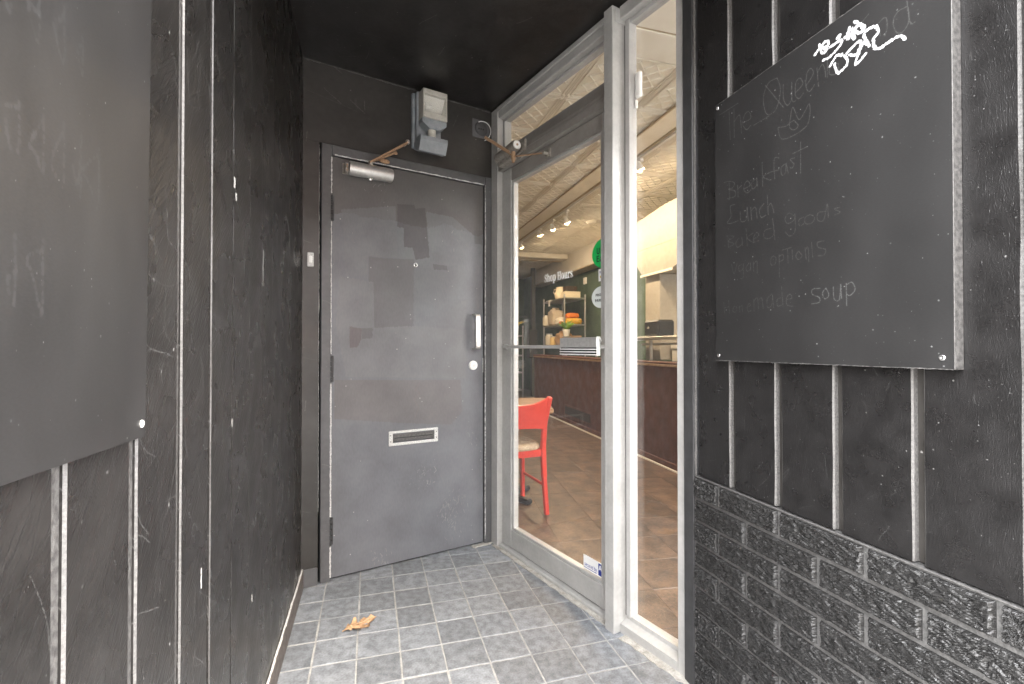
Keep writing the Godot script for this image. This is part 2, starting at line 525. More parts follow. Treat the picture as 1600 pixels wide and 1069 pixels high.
	M.seat = laid(mottled(256, 175, Color(0.25, 0.16, 0.09), Color(0.6, 0.48, 0.33), 0.02, 0.12), 0.6, 0.3)
	M.table = laid(mottled(256, 177, Color(0.20, 0.10, 0.05), Color(0.33, 0.18, 0.10), 0.02, 0.1), 0.35, 0.4)
	M.black_iron = mat(Color(0.02, 0.02, 0.022), 0.45)
	M.steel = mat(Color(0.45, 0.45, 0.44), 0.3, 0.85)
	M.white_plastic = mat(Color(0.78, 0.78, 0.76), 0.35)

# ---------------------------------------------------------------- the street behind the camera
func street() -> void:
	var g := setting("ground", Vector3(0, -0.4, 0))
	boxpart(g, "earth", Vector3(-150, -0.42, -150), Vector3(150, -0.26, 150), M.asphalt)
	ground_piece("pavement", Vector3(-40, -0.255, FRONT + 0.004), Vector3(40, -0.06, 3.2), M.concrete)
	ground_piece("road", Vector3(-40, -0.255, 3.35), Vector3(40, -0.2, 12.0), M.asphalt)
	ground_piece("kerb", Vector3(-40, -0.255, 3.2), Vector3(40, -0.07, 3.35), M.concrete, 0.02)
	ground_piece("pavement", Vector3(-40, -0.255, 12.0), Vector3(40, -0.06, 15.0), M.concrete)
	var specs := [[-22.0, -8.0, 8.5, "far_brick", "long brick building across the street, left of the entrance"], [-8.0, 2.5, 9.5, "far_stone", "pale stone building straight across the street"], [2.5, 20.0, 8.0, "far_brick", "brick building across the street, right of the entrance"]]
	for s in specs:
		var b := thing("street_building", s[4], "building", Vector3((s[0] + s[1]) / 2.0, -0.06, 19.0), Transform3D(), "buildings across the street")
		boxpart(b, "wall", Vector3(s[0], -0.06, 15.02), Vector3(s[1] - 0.02, s[2], 23.0), M[s[3]])
		boxpart(b, "cornice", Vector3(s[0], s[2] - 0.4, 14.7), Vector3(s[1] - 0.02, s[2] + 0.15, 15.018), M.far_stone, 0.05)
		var n := int((s[1] - s[0]) / 2.2)
		for row in 3:
			for k in n:
				var x: float = s[0] + (k + 0.5) * (s[1] - s[0]) / n
				var y := 0.5 + row * 2.7
				var w := boxpart(b, "window", Vector3(x - 0.62, y, 14.96), Vector3(x + 0.62, y + 1.7, 15.018), M.white_paint, 0.01)
				boxpart(w, "pane", Vector3(x - 0.55, y + 0.07, 14.945), Vector3(x + 0.55, y + 1.63, 14.958), M.far_glass)

# ---------------------------------------------------------------- the recess
func alcove_outline() -> PackedVector2Array:
	var q := PackedVector2Array()
	for p in [Vector3(-0.33, 0, FRONT), Vector3(-0.33, 0, -2.524)]:
		q.append(Vector2(p.x, p.z))
	for l in [Vector3(0.02, 0, -0.03), Vector3(0.02, 0, 1.45)]:
		var w: Vector3 = FG * l
		q.append(Vector2(w.x, w.z))
	var e: Vector3 = FR * Vector3(0.02, 0, 0.05)
	q.append(Vector2(e.x, e.z))
	e = FR * Vector3(0.02, 0, 0.885)
	q.append(Vector2(e.x, FRONT))
	return q

func alcove_floor() -> void:
	var o := setting("tiled_floor", Vector3(0.3, -0.05, -1.6))
	var outline := alcove_outline()
	var bed := MB.new()
	bed.prism(outline, -0.06, -0.0018)
	part(o, "grout", bed.mesh(M.grout))
	var p := 0.1565
	for i in range(-2, 8):
		for j in range(-3, 13):
			var x0 := -0.046 + i * p
			var z0 := -2.345 + j * p
			var a := 0.0028
			var poly := PackedVector2Array()
			# edges that wander a little, as in hand-cut slate
			for c in [[0, 0], [0.5, 0], [1, 0], [1, 0.5], [1, 1], [0.5, 1], [0, 1], [0, 0.5]]:
				var q := Vector2(x0 + a + c[0] * (p - 2 * a), z0 + a + c[1] * (p - 2 * a))
				poly.append(q + Vector2(rng.randf_range(-1, 1), rng.randf_range(-1, 1)) * 0.0011)
			for piece in Geometry2D.intersect_polygons(poly, outline):
				var area := 0.0
				for k in piece.size():
					area += piece[k].cross(piece[(k + 1) % piece.size()])
				if absf(area) < 0.0012:
					continue
				var b := MB.new()
				b.prism(piece, -0.012, rng.randf_range(-0.0008, 0.0006), 0.0018)
				part(o, "tile", b.mesh(M.tiles[rng.randi() % 5]))

func soffit() -> void:
	var o := setting("ceiling", Vector3(0.3, SOFFIT, -1.6))
	var b := MB.new()
	b.prism(alcove_outline(), SOFFIT, SOFFIT + 0.25, 0.0, true)
	part(o, "soffit_board", b.mesh(M.soffit_paint))
	# ragged caulk line along the door wall
	var c := MB.new()
	var x := -1.05
	while x < -0.02:
		var w := rng.randf_range(0.008, 0.03)
		var h := rng.randf_range(0.001, 0.007)
		c.box(Vector3(x, SOFFIT - h, 0.0), Vector3(x + w, SOFFIT - 0.0002, 0.004 + rng.randf() * 0.003))
		x += w
	var f := thing("caulk_line", "ragged grey caulk line where black ceiling meets the door wall", "caulk", Vector3(-0.5, SOFFIT - 0.01, 0), FG)
	part(f, "bead", c.mesh(M.half_worn))

# One board of a grooved wall, in wall coordinates: along (s0..s1), up (y0..y1), out = depth of the face.
func board_mesh(s0: float, s1: float, y0: float, y1: float, thick: float, gap: float, cham: float, face: Material, edge: Material, place: Callable, side: Material) -> ArrayMesh:
	var f := MB.new()
	var e := MB.new()
	var a := s0 + gap / 2.0
	var b := s1 - gap / 2.0
	var P := func(s: float, y: float, d: float) -> Vector3: return place.call(s, y, d)
	var out: Vector3 = P.call(0, 0, 1) - P.call(0, 0, 0)
	var along: Vector3 = P.call(1, 0, 0) - P.call(0, 0, 0)
	var n := 24
	var wob := []
	for k in n + 1:
		wob.append([rng.randf_range(-0.35, 0.35) * cham, rng.randf_range(-0.35, 0.35) * cham])
	for k in n:
		var ya := lerpf(y0, y1, float(k) / n)
		var yb := lerpf(y0, y1, float(k + 1) / n)
		var la: float = a + cham + wob[k][0]; var lb: float = a + cham + wob[k + 1][0]
		var ra: float = b - cham + wob[k][1]; var rb: float = b - cham + wob[k + 1][1]
		f.quad(P.call(la, ya, thick), P.call(ra, ya, thick), P.call(rb, yb, thick), P.call(lb, yb, thick), out)
		e.quad(P.call(a, ya, thick - cham), P.call(la, ya, thick), P.call(lb, yb, thick), P.call(a, yb, thick - cham), out - along)
		e.quad(P.call(b, ya, thick - cham), P.call(ra, ya, thick), P.call(rb, yb, thick), P.call(b, yb, thick - cham), out + along)
	var sd := MB.new()
	sd.quad(P.call(a, y0, 0), P.call(a, y0, thick - cham), P.call(a, y1, thick - cham), P.call(a, y1, 0), -along)
	sd.quad(P.call(b, y0, 0), P.call(b, y0, thick - cham), P.call(b, y1, thick - cham), P.call(b, y1, 0), along)
	f.quad(P.call(a, y0, 0), P.call(b, y0, 0), P.call(b, y0, thick), P.call(a, y0, thick), Vector3.DOWN)
	f.quad(P.call(a, y1, 0), P.call(b, y1, 0), P.call(b, y1, thick), P.call(a, y1, thick), Vector3.UP)
	return sd.mesh(side, e.mesh(edge, f.mesh(face)))

func left_wall() -> void:
	var o := thing("plank_wall", "black grooved plank wall beside the left menu board", "wall", Vector3(-0.33, 0, -1.5))
	boxpart(o, "backing", Vector3(-0.55, -0.06, -2.75), Vector3(-0.3207, SOFFIT + 0.2, -0.42), M.half_worn)
	var place := func(s: float, y: float, d: float) -> Vector3: return Vector3(-0.3205 + d, y, s)
	var z := -0.5
	var edges := [-0.42, -0.625, -0.791, -0.957, -1.123, -1.289, -1.455, -1.621, -1.787, -1.953, -2.119, -2.285, -2.451, -2.58]
	for k in edges.size() - 1:
		var near: bool = edges[k + 1] > -1.2
		var mid: bool = edges[k + 1] > -1.3
		part(o, "plank", board_mesh(edges[k + 1], edges[k], 0.0, SOFFIT, 0.0055, 0.021 if near else (0.012 if mid else 0.0012), 0.0028 if near else (0.0022 if mid else 0.0006), M.left_paint, M.worn if near else (M.half_worn if mid else M.left_paint), place, M.left_paint))
	# flakes knocked out of the paint, down to the pale wood
	for q in [[1.545, -1.298, 0.026, 0.016], [1.515, -1.312, 0.018, 0.012], [0.97, -1.287, 0.02, 0.005], [1.39, -1.62, 0.11, 0.004], [0.70, -1.075, 0.04, 0.006], [0.45, -1.5, 0.02, 0.007]]:
		var fl := MB.new()
		ragged(fl, Vector3(-0.3151, q[0] - q[2] / 2, q[1]), Vector3(-0.3151, q[0] + q[2] / 2, q[1]), Vector3(0, 0, 1), Vector3(1, 0, 0), q[3] * 0.4, q[3], 0.0004, 7)
		part(o, "paint_chip", fl.mesh(M.chipped_white))
	var b := boxpart(o, "baseboard", Vector3(-0.3148, 0.0, -2.52), Vector3(-0.303, 0.085, FRONT - 0.01), M.base_paint, 0.002)
	var c := MB.new()
	ragged(c, Vector3(-0.309, 0.0862, -2.5), Vector3(-0.309, 0.0862, FRONT - 0.02), Vector3(1, 0, 0), Vector3.UP, 0.004, 0.010, 0.0015, 90)
	part(b, "worn_edge", c.mesh(M.chipped_white))

# An uneven strip of chipped paint or filler along a line: half widths lo..hi across, standing h proud.
func ragged(b: MB, p: Vector3, q: Vector3, across: Vector3, out: Vector3, lo: float, hi: float, h: float, n: int) -> void:
	var w := []
	for k in n + 1:
		w.append([rng.randf_range(lo, hi) * 0.5, rng.randf_range(lo, hi) * 0.5])
	for k in n:
		var a := p.lerp(q, float(k) / n)
		var c := p.lerp(q, float(k + 1) / n)
		var a0: Vector3 = a - across * w[k][0]; var a1: Vector3 = a + across * w[k][1]
		var c0: Vector3 = c - across * w[k + 1][0]; var c1: Vector3 = c + across * w[k + 1][1]
		b.quad(a0 + out * h, a1 + out * h, c1 + out * h, c0 + out * h, out)
		b.quad(a0, a0 + out * h, c0 + out * h, c0, -across)
		b.quad(a1, a1 + out * h, c1 + out * h, c1, across)

func right_wall() -> void:
	var top := SOFFIT
	var o := thing("plank_wall", "black grooved plank wall behind the menu board with white graffiti", "wall", Vector3(0.05, 0.717, 0.43), FR)
	var place := func(s: float, y: float, d: float) -> Vector3: return Vector3(0.0145 - d, y, s)
	boxpart(o, "backing", Vector3(0.0148, 0.72, -0.01), Vector3(0.16, top + 0.2, 0.87), M.wall_paint)
	var edges := [0.0, 0.168, 0.343, 0.517, 0.692, 0.866]
	for k in edges.size() - 1:
		part(o, "plank", board_mesh(edges[k], edges[k + 1], 0.7205, top, 0.0145, 0.019, 0.0035, M.right_paint, M.worn, place, M.worn))
	var ct := boxpart(o, "corner_trim", Vector3(-0.012, 0.7205, 0.868), Vector3(0.16, top, 0.884), M.half_worn, 0.003)
	boxpart(o, "inner_trim", Vector3(-0.012, -0.02, -0.058), Vector3(0.03, top, -0.004), M.trim_black, 0.002)
	var e := MB.new()
	ragged(e, Vector3(-0.004, 0.0, -0.0032), Vector3(-0.004, top, -0.0032), Vector3(1, 0, 0), Vector3(0, 0, 1), 0.004, 0.010, 0.0028, 160)
	part(o, "worn_edge", e.mesh(M.worn))
	# bricks below
	var w := thing("brick_wall", "low wall of rough bricks painted glossy black", "wall", Vector3(0.05, -0.03, 0.43), FR)
	boxpart(w, "mortar", Vector3(-0.006, -0.06, -0.004), Vector3(0.16, 0.7165, 0.878), M.brick_bed)
	var te := MB.new()
	ragged(te, Vector3(-0.008, 0.7166, 0.0), Vector3(-0.008, 0.7166, 0.878), Vector3(1, 0, 0), Vector3.UP, 0.002, 0.007, 0.0016, 150)
	part(w, "worn_edge", te.mesh(M.worn))
	var cell := 0.2365
	var course := 0.073
	var variants := []
	for k in 7:
		variants.append(brick_mesh(cell - 0.011, course - 0.010, k))
	for c in 11:
		var y := 0.7168 - (c + 1) * course + 0.005
		var s0 := 0.116 - cell + (cell / 2.0 if c % 2 == 1 else 0.0)
		if c % 2 == 1:
			s0 -= cell
		for k in 6:
			var a := s0 + k * cell + 0.0055
			var b := a + cell - 0.011
			if b < 0.03 or a > 0.87:
				continue
			var lo := maxf(a, 0.0)
			var hi := minf(b, 0.882)
			var share := (hi - lo) / (b - a)
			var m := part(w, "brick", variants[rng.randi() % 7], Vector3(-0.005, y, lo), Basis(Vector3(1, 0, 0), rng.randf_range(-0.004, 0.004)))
			if share < 0.99:
				m.scale.z = share
			if rng.randf() < 0.5:    # turned over
				m.basis = Basis(Vector3(1, 0, 0), PI) * m.basis
				m.position += Vector3(0, course - 0.010, hi - lo)

# A rock-faced brick: x runs out of the wall (towards -x), y up, z along.
func brick_mesh(long: float, high: float, sd: int) -> ArrayMesh:
	var n := FastNoiseLite.new()
	n.seed = 300 + sd
	n.noise_type = FastNoiseLite.TYPE_SIMPLEX_SMOOTH
	n.fractal_type = FastNoiseLite.FRACTAL_RIDGED
	n.fractal_octaves = 3
	n.frequency = 1.0
	var c := FastNoiseLite.new()
	c.seed = 350 + sd
	c.frequency = 1.0
	var nz := 84
	var ny := 34
	var h := func(i: int, j: int) -> Vector3:
		var z := long * i / nz
		var y := high * j / ny
		var e := minf(minf(i, nz - i) / 1.6, minf(j, ny - j) / 1.4)
		var zz := z + y * 0.5
		var d := 0.0055 * n.get_noise_2d(zz * 15.0, y * 105.0 + 2.0 * c.get_noise_2d(zz * 12.0, y * 8.0)) + 0.0025 * c.get_noise_2d(zz * 30.0, y * 40.0)
		d = 0.0085 + d
		return Vector3(-d * clampf(e, 0.15, 1.0), y, z)
	var b := MB.new()
	var g := []
	for i in nz + 1:
		var col := []
		for j in ny + 1:
			col.append(h.call(i, j))
		g.append(col)
	var nr := func(i: int, j: int) -> Vector3:
		var dz: Vector3 = g[min(i + 1, nz)][j] - g[max(i - 1, 0)][j]
		var dy: Vector3 = g[i][min(j + 1, ny)] - g[i][max(j - 1, 0)]
		var v := dz.cross(dy).normalized()
		return v if v.x < 0 else -v
	for i in nz:
		for j in ny:
			b.raw(g[i][j], g[i + 1][j], g[i + 1][j + 1], nr.call(i, j), nr.call(i + 1, j), nr.call(i + 1, j + 1))
			b.raw(g[i][j], g[i + 1][j + 1], g[i][j + 1], nr.call(i, j), nr.call(i + 1, j + 1), nr.call(i, j + 1))
	for i in nz:
		for j in [0, ny]:
			var p: Vector3 = g[i][j]; var q: Vector3 = g[i + 1][j]
			b.quad(p, q, Vector3(0.004, q.y, q.z), Vector3(0.004, p.y, p.z), Vector3(0, -1 if j == 0 else 1, 0))
	for j in ny:
		for i in [0, nz]:
			var p: Vector3 = g[i][j]; var q: Vector3 = g[i][j + 1]
			b.quad(p, q, Vector3(0.004, q.y, q.z), Vector3(0.004, p.y, p.z), Vector3(0, 0, -1 if i == 0 else 1))
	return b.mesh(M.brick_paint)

func door_wall() -> void:
	var o := thing("door_surround", "black painted wall panel around the closed black door", "wall", Vector3(-0.5, 0, -0.05), FG)
	boxpart(o, "header_panel", Vector3(-1.09, 2.152, -0.09), Vector3(0.0, SOFFIT + 0.2, 0.0), M.wall_paint, 0.001)
	boxpart(o, "side_panel", Vector3(-1.09, 0.0, -0.09), Vector3(-0.971, 2.1515, 0.002), M.wall_paint, 0.002)
	boxpart(o, "base_block", Vector3(-1.045, 0.0, 0.0022), Vector3(-0.974, 0.085, 0.014), M.frame_paint, 0.002)
	var crack := MB.new()
	ragged(crack, Vector3(-0.9702, 0.35, -0.004), Vector3(-0.9702, 2.14, -0.004), Vector3(1, 0, 0), Vector3(0, 0, 1), -0.002, 0.005, 0.003, 260)
	part(o, "chipped_edge", crack.mesh(M.chipped_white))
	boxpart(o, "light_blocker", Vector3(-1.09, -0.05, -0.2), Vector3(0.0, SOFFIT + 0.2, -0.1), M.dark)  # unseen dark sheet added behind the door to block light
	var f := thing("door_frame", "dark grey metal frame of the black door with chipped white edges", "door frame", Vector3(-0.48, 0, -0.03), FG)
	boxpart(f, "jamb", Vector3(-0.962, 0.0, -0.095), Vector3(-0.914, 2.1505, 0.008), M.frame_paint, 0.003)
	boxpart(f, "jamb", Vector3(-0.053, 0.0, -0.095), Vector3(-0.004, 2.1505, 0.008), M.frame_paint, 0.003)
	boxpart(f, "head", Vector3(-0.9138, 2.1, -0.095), Vector3(-0.0532, 2.1505, 0.0076), M.frame_paint, 0.003)
	var e := MB.new()
	for q in [[0.02, 0.17, 0.004, 0.010], [0.315, 0.97, 0.005, 0.0085], [1.115, 1.77, 0.001, 0.006], [1.91, 2.09, 0.001, 0.008]]:
		e = MB.new()
		ragged(e, Vector3(-0.9148, q[0], 0.0078), Vector3(-0.9148, q[1], 0.0078), Vector3(1, 0, 0), Vector3(0, 0, 1), q[2], q[3], 0.0008, int((q[1] - q[0]) * 110))
		part(f, "chipped_edge", e.mesh(M.chipped_white))
	e = MB.new()
	ragged(e, Vector3(-0.9, 2.1022, 0.0074), Vector3(-0.06, 2.1022, 0.0074), Vector3(0, 1, 0), Vector3(0, 0, 1), 0.002, 0.008, 0.0008, 90)
	part(f, "chipped_edge", e.mesh(M.chipped_white))
	e = MB.new()
	ragged(e, Vector3(-0.0525, 0.03, 0.0078), Vector3(-0.0525, 2.1, 0.0078), Vector3(1, 0, 0), Vector3(0, 0, 1), 0.0, 0.006, 0.0008, 230)
	part(f, "chipped_edge", e.mesh(M.chipped_white))

# ---------------------------------------------------------------- aluminium shop front (frame FG: x into the shop, z along the glass towards the street)
func shop_front() -> void:
	var o := thing("shopfront_frame", "pale aluminium frame holding the shop door, transom and sidelight", "frame", Vector3(0.04, 0, 0.7), FG)
	boxpart(o, "corner_post", Vector3(-0.012, 0.0, 0.0095), Vector3(0.085, 2.54, 0.08), M.alu, 0.002)
	var mu := boxpart(o, "mullion", Vector3(-0.042, 0.0, 1.01), Vector3(0.078, 2.535, 1.062), M.alu, 0.0025)
	boxpart(mu, "plate", Vector3(-0.03, 2.47, 1.0622), Vector3(0.03, 2.53, 1.066), M.alu_white, 0.001)
	boxpart(o, "head_rail", Vector3(-0.004, 2.478, 0.0802), Vector3(0.085, 2.54, 1.0098), M.alu, 0.003)
	boxpart(o, "head_rail", Vector3(-0.004, 2.486, 1.0622), Vector3(0.085, 2.54, 1.3448), M.alu, 0.003)
	boxpart(o, "head_bead", Vector3(-0.016, 2.515, 0.0802), Vector3(-0.0045, 2.54, 1.0098), M.alu, 0.003)
	var tb := MB.new()
	tb.extrude(PackedVector2Array([Vector2(0.085, 2.168), Vector2(-0.006, 2.168), Vector2(-0.006, 2.205), Vector2(0.004, 2.214), Vector2(0.004, 2.232), Vector2(0.02, 2.284), Vector2(0.085, 2.284)]), Transform3D(Basis(), Vector3(0, 0, 0.0802)), 0.9296)
	part(o, "transom_bar", tb.mesh(M.alu_shaded))
	for s in [[Vector3(0.026, 2.285, 0.0802), Vector3(0.064, 2.4775, 0.1)], [Vector3(0.026, 2.285, 0.99), Vector3(0.064, 2.4775, 1.0098)], [Vector3(0.026, 2.462, 0.1002), Vector3(0.064, 2.4775, 0.9898)], [Vector3(0.026, 2.285, 0.1002), Vector3(0.064, 2.297, 0.9898)]]:
		boxpart(o, "glazing_bead", s[0], s[1], M.alu_white, 0.002)
	boxpart(o, "transom_pane", Vector3(0.042, 2.298, 0.1005), Vector3(0.048, 2.461, 0.9895), M.pane)
	boxpart(o, "threshold", Vector3(-0.004, 0.0, 0.0802), Vector3(0.12, 0.019, 1.0098), M.alu, 0.004)
	boxpart(o, "end_post", Vector3(-0.006, 0.0, 1.345), Vector3(0.085, 2.54, 1.398), M.alu, 0.002)
	var st := thing("mortar_strip", "uneven beige mortar strip along the shop door threshold", "mortar", Vector3(-0.02, 0, 0.6), FG)
	var b := MB.new()
	ragged(b, Vector3(-0.016, -0.003, 0.05), Vector3(-0.016, -0.003, 1.0), Vector3(1, 0, 0), Vector3.UP, 0.018, 0.034, 0.0075, 50)
	part(st, "fillet", b.mesh(M.mortar))
	b = MB.new()
	ragged(b, Vector3(-0.02, -0.003, 1.09), Vector3(-0.02, -0.003, 1.42), Vector3(1, 0, 0), Vector3.UP, 0.026, 0.05, 0.0065, 20)
	part(st, "fillet", b.mesh(M.mortar))
	b = MB.new()
	ragged(b, Vector3(-0.14, -0.003, 0.012), Vector3(0.0, -0.003, 0.012), Vector3(0, 0, 1), Vector3.UP, 0.02, 0.04, 0.007, 10)
	part(st, "fillet", b.mesh(M.mortar))

func sidelight() -> void:
	var o := thing("sidelight", "narrow tall window pane between the mullion and black brick wall", "window", Vector3(0.04, 0.0, 1.2), FG)
	var si := MB.new()
	si.extrude(PackedVector2Array([Vector2(0.085, 0.0), Vector2(-0.006, 0.0), Vector2(-0.006, 0.036), Vector2(0.028, 0.048), Vector2(0.03, 0.062), Vector2(0.064, 0.062), Vector2(0.085, 0.05)]), Transform3D(Basis(), Vector3(0, 0, 1.0624)), 0.2822)
	part(o, "sill", si.mesh(M.alu))
	boxpart(o, "glazing_bead", Vector3(0.02, 0.0625, 1.068), Vector3(0.064, 2.4855, 1.092), M.alu_white, 0.002)
	boxpart(o, "glazing_bead", Vector3(0.02, 0.0625, 1.33), Vector3(0.064, 2.4855, 1.3448), M.alu_white, 0.002)
	boxpart(o, "glazing_bead", Vector3(0.026, 2.468, 1.0922), Vector3(0.064, 2.4855, 1.3298), M.alu_white, 0.002)
	boxpart(o, "gasket", Vector3(0.024, 0.0625, 1.0624), Vector3(0.06, 2.4855, 1.0678), M.rubber)
	boxpart(o, "pane", Vector3(0.042, 0.0625, 1.0924), Vector3(0.048, 2.4675, 1.3296), M.pane)
	var s := thing("door_sensor", "small white alarm sensor high on the sidelight glass", "sensor", Vector3(0.06, 2.16, 1.1), FG)
	boxpart(s, "case", Vector3(0.0485, 2.163, 1.0925), Vector3(0.068, 2.268, 1.123), M.white_plastic, 0.006)
	boxpart(s, "magnet", Vector3(0.0485, 2.12, 1.0925), Vector3(0.058, 2.155, 1.104), M.white_plastic, 0.003)

# Lettering on the outside of a pane: right is +z, up is +y, facing -x.
func lettering(parent: Node3D, txt: String, at_: Vector3, high: float, m: Material, serif := false, wide := 0.0, bold := false, called := "lettering") -> void:
	var f := SystemFont.new()
	f.font_names = PackedStringArray(["Droid Serif" if serif else "Droid Sans"])
	if bold:
		f.font_weight = 700
	var t := TextMesh.new()
	t.text = txt
	t.font = f
	t.font_size = 64
	t.pixel_size = high / 46.0
	t.depth = 0.0006
	t.horizontal_alignment = HORIZONTAL_ALIGNMENT_CENTER
	t.vertical_alignment = VERTICAL_ALIGNMENT_CENTER
	t.material = m
	var mi := part(parent, called, t, at_, Basis(Vector3(0, 0, 1), Vector3(0, 1, 0), Vector3(-1, 0, 0)))
	if wide > 0.0:
		var w: float = t.get_aabb().size.x
		if w > 0.001:
			mi.scale = Vector3(wide / w, 1, 1)

func disc(x: float, y: float, z: float, r: float, m: Material, thick := 0.0006, rx := 0.0) -> ArrayMesh:
	var b := MB.new()
	var poly := PackedVector2Array()
	for k in 40:
		poly.append(Vector2((rx if rx > 0.0 else r) * cos(TAU * k / 40), r * sin(TAU * k / 40)))
	b.extrude(poly, Transform3D(Basis(Vector3(0, 0, 1), Vector3(0, 1, 0), Vector3(-1, 0, 0)), Vector3(x, y, z)), thick)
	return b.mesh(m)

func glass_door() -> void:
	var o := thing("glass_door", "aluminium framed glass shop door with white lettering", "door", Vector3(0.045, 0.02, 0.55), FG)
	boxpart(o, "stile", Vector3(0.02, 0.024, 0.0838), Vector3(0.066, 2.165, 0.178), M.alu, 0.0025)
	boxpart(o, "stile", Vector3(0.02, 0.024, 0.93), Vector3(0.066, 2.165, 1.0065), M.alu, 0.0025)
	boxpart(o, "bottom_rail", Vector3(0.022, 0.024, 0.1782), Vector3(0.064, 0.122, 0.9298), M.alu, 0.002)
	boxpart(o, "top_rail", Vector3(0.022, 2.092, 0.1782), Vector3(0.064, 2.165, 0.9298), M.alu_shaded, 0.002)
	for s in [[Vector3(0.027, 0.1222, 0.1782), Vector3(0.06, 2.0918, 0.196)], [Vector3(0.027, 0.1222, 0.912), Vector3(0.06, 2.0918, 0.9298)], [Vector3(0.027, 0.1222, 0.1962), Vector3(0.06, 0.137, 0.9118)], [Vector3(0.027, 2.077, 0.1962), Vector3(0.06, 2.0918, 0.9118)]]:
		boxpart(o, "glazing_bead", s[0], s[1], M.alu, 0.0025)
	boxpart(o, "pane", Vector3(0.04, 0.1372, 0.1964), Vector3(0.046, 2.0768, 0.9116), M.pane)
	var bar := boxpart(o, "push_bar", Vector3(-0.008, 1.141, 0.118), Vector3(0.004, 1.159, 0.985), M.alu, 0.003)
	boxpart(bar, "bracket", Vector3(0.004, 1.135, 0.125), Vector3(0.0205, 1.165, 0.15), M.alu, 0.003)
	boxpart(bar, "bracket", Vector3(0.004, 1.135, 0.955), Vector3(0.0205, 1.165, 0.98), M.alu, 0.003)
	# louvred letter box hung on the bar
	var lb := boxpart(o, "letter_box", Vector3(-0.026, 1.148, 0.688), Vector3(-0.0085, 1.192, 0.945), M.brushed, 0.003)
	for y in [1.114, 1.1255, 1.1372]:
		boxpart(lb, "slat", Vector3(-0.026, y, 0.688), Vector3(-0.0085, y + 0.0045, 0.945), M.white_plastic, 0.001)
	boxpart(lb, "slot", Vector3(-0.019, 1.1187, 0.69), Vector3(-0.0085, 1.1478, 0.943), M.dark)
	boxpart(lb, "end_plate", Vector3(-0.028, 1.112, 0.9452), Vector3(-0.0085, 1.194, 0.951), M.white_plastic, 0.001)
	var hook := MB.new()
	hook.tube([Vector3(-0.02, 1.19, 0.951), Vector3(-0.022, 1.188, 0.963), Vector3(-0.02, 1.176, 0.968), Vector3(-0.018, 1.17, 0.96)], [0.002], 6)
	part(lb, "hook", hook.mesh(M.white_plastic))
	# vinyl on the pane
	var white := mat(Color(0.8, 0.8, 0.79), 0.5)
	var black := mat(Color(0.012, 0.014, 0.012), 0.5)
	var green := mat(Color(0.01, 0.42, 0.09), 0.45)
	var blue := mat(Color(0.012, 0.03, 0.26), 0.45)
	lettering(o, "Shop Hours", Vector3(0.0392, 1.5, 0.591), 0.04, white, true, 0.228, true)
	var s1 := part(o, "sticker", disc(0.0396, 1.561, 0.922, 0.066, green, 0.0006, 0.078), Vector3.ZERO, Basis(), "round green delivery sticker on shop door glass")
	lettering(s1, "Uber", Vector3(0.0386, 1.573, 0.913), 0.028, black, false, 0.078, true)
	lettering(s1, "Eats", Vector3(0.0386, 1.539, 0.91), 0.028, black, false, 0.074, true)
	var s2 := part(o, "sticker", disc(0.0396, 1.369, 0.905, 0.048, mat(Color(0.66, 0.70, 0.68), 0.5), 0.0006, 0.064), Vector3.ZERO, Basis(), "round white neighbourhood sticker on shop door glass")
	lettering(s2, "PROUDLY", Vector3(0.0386, 1.379, 0.908), 0.012, black, false, 0.082, true)
	lettering(s2, "PARKDALE", Vector3(0.0386, 1.355, 0.908), 0.012, black, false, 0.088, true)
	var sq := MB.new()
	sq.box(Vector3(0.039, 1.439, 0.886), Vector3(0.0397, 1.492, 0.928))
	var s3 := part(o, "sticker", sq.mesh(white), Vector3.ZERO, Basis(), "small white square sticker with red and yellow marks")
	part(s3, "mark", disc(0.0389, 1.48, 0.917, 0.006, mat(Color(0.55, 0.02, 0.03), 0.5), 0.0003))
	part(s3, "mark", disc(0.0389, 1.458, 0.9, 0.005, mat(Color(0.6, 0.4, 0.03), 0.5), 0.0003))
	boxpart(s3, "mark", Vector3(0.0387, 1.474, 0.892), Vector3(0.039, 1.484, 0.905), mat(Color(0.4, 0.42, 0.48), 0.5))
	var sb := MB.new()
	sb.box(Vector3(0.039, 0.141, 0.782), Vector3(0.0397, 0.203, 0.9115))
	var s4 := part(o, "sticker", sb.mesh(white), Vector3.ZERO, Basis(), "white and blue alarm company sticker low on the glass")
	lettering(s4, "secured by", Vector3(0.0386, 0.163, 0.83), 0.016, blue, false, 0.082)
	boxpart(s4, "rule", Vector3(0.0386, 0.1465, 0.786), Vector3(0.039, 0.149, 0.87), blue)
	boxpart(s4, "logo", Vector3(0.0384, 0.146, 0.882), Vector3(0.039, 0.198, 0.907), blue)
	lettering(s4, "A", Vector3(0.038, 0.18, 0.8945), 0.022, white, false, 0.02, true, "logo_letter")
	# worn closer on the outside of the transom bar
	var c := thing("door_closer", "rusty tubular closer on the transom above the glass door", "door closer", Vector3(-0.05, 2.18, 0.27), FG)
	var body := MB.new()
	body.tube([Vector3(-0.042, 2.212, 0.145), Vector3(-0.05, 2.216, 0.34), Vector3(-0.0505, 2.217, 0.352)], [0.03, 0.03, 0.025], 20)
	part(c, "body", body.mesh(M.grime_metal))
	var cap := MB.new()
	cap.tube([Vector3(-0.0505, 2.217, 0.3515), Vector3(-0.0508, 2.217, 0.357)], [0.024, 0.021], 20)
	var cp := part(c, "end_cap", cap.mesh(M.white_paint))
	var sc := MB.new()
	sc.tube([Vector3(-0.0508, 2.217, 0.3571), Vector3(-0.051, 2.217, 0.359)], [0.006], 12)
	part(cp, "screw", sc.mesh(M.rust))
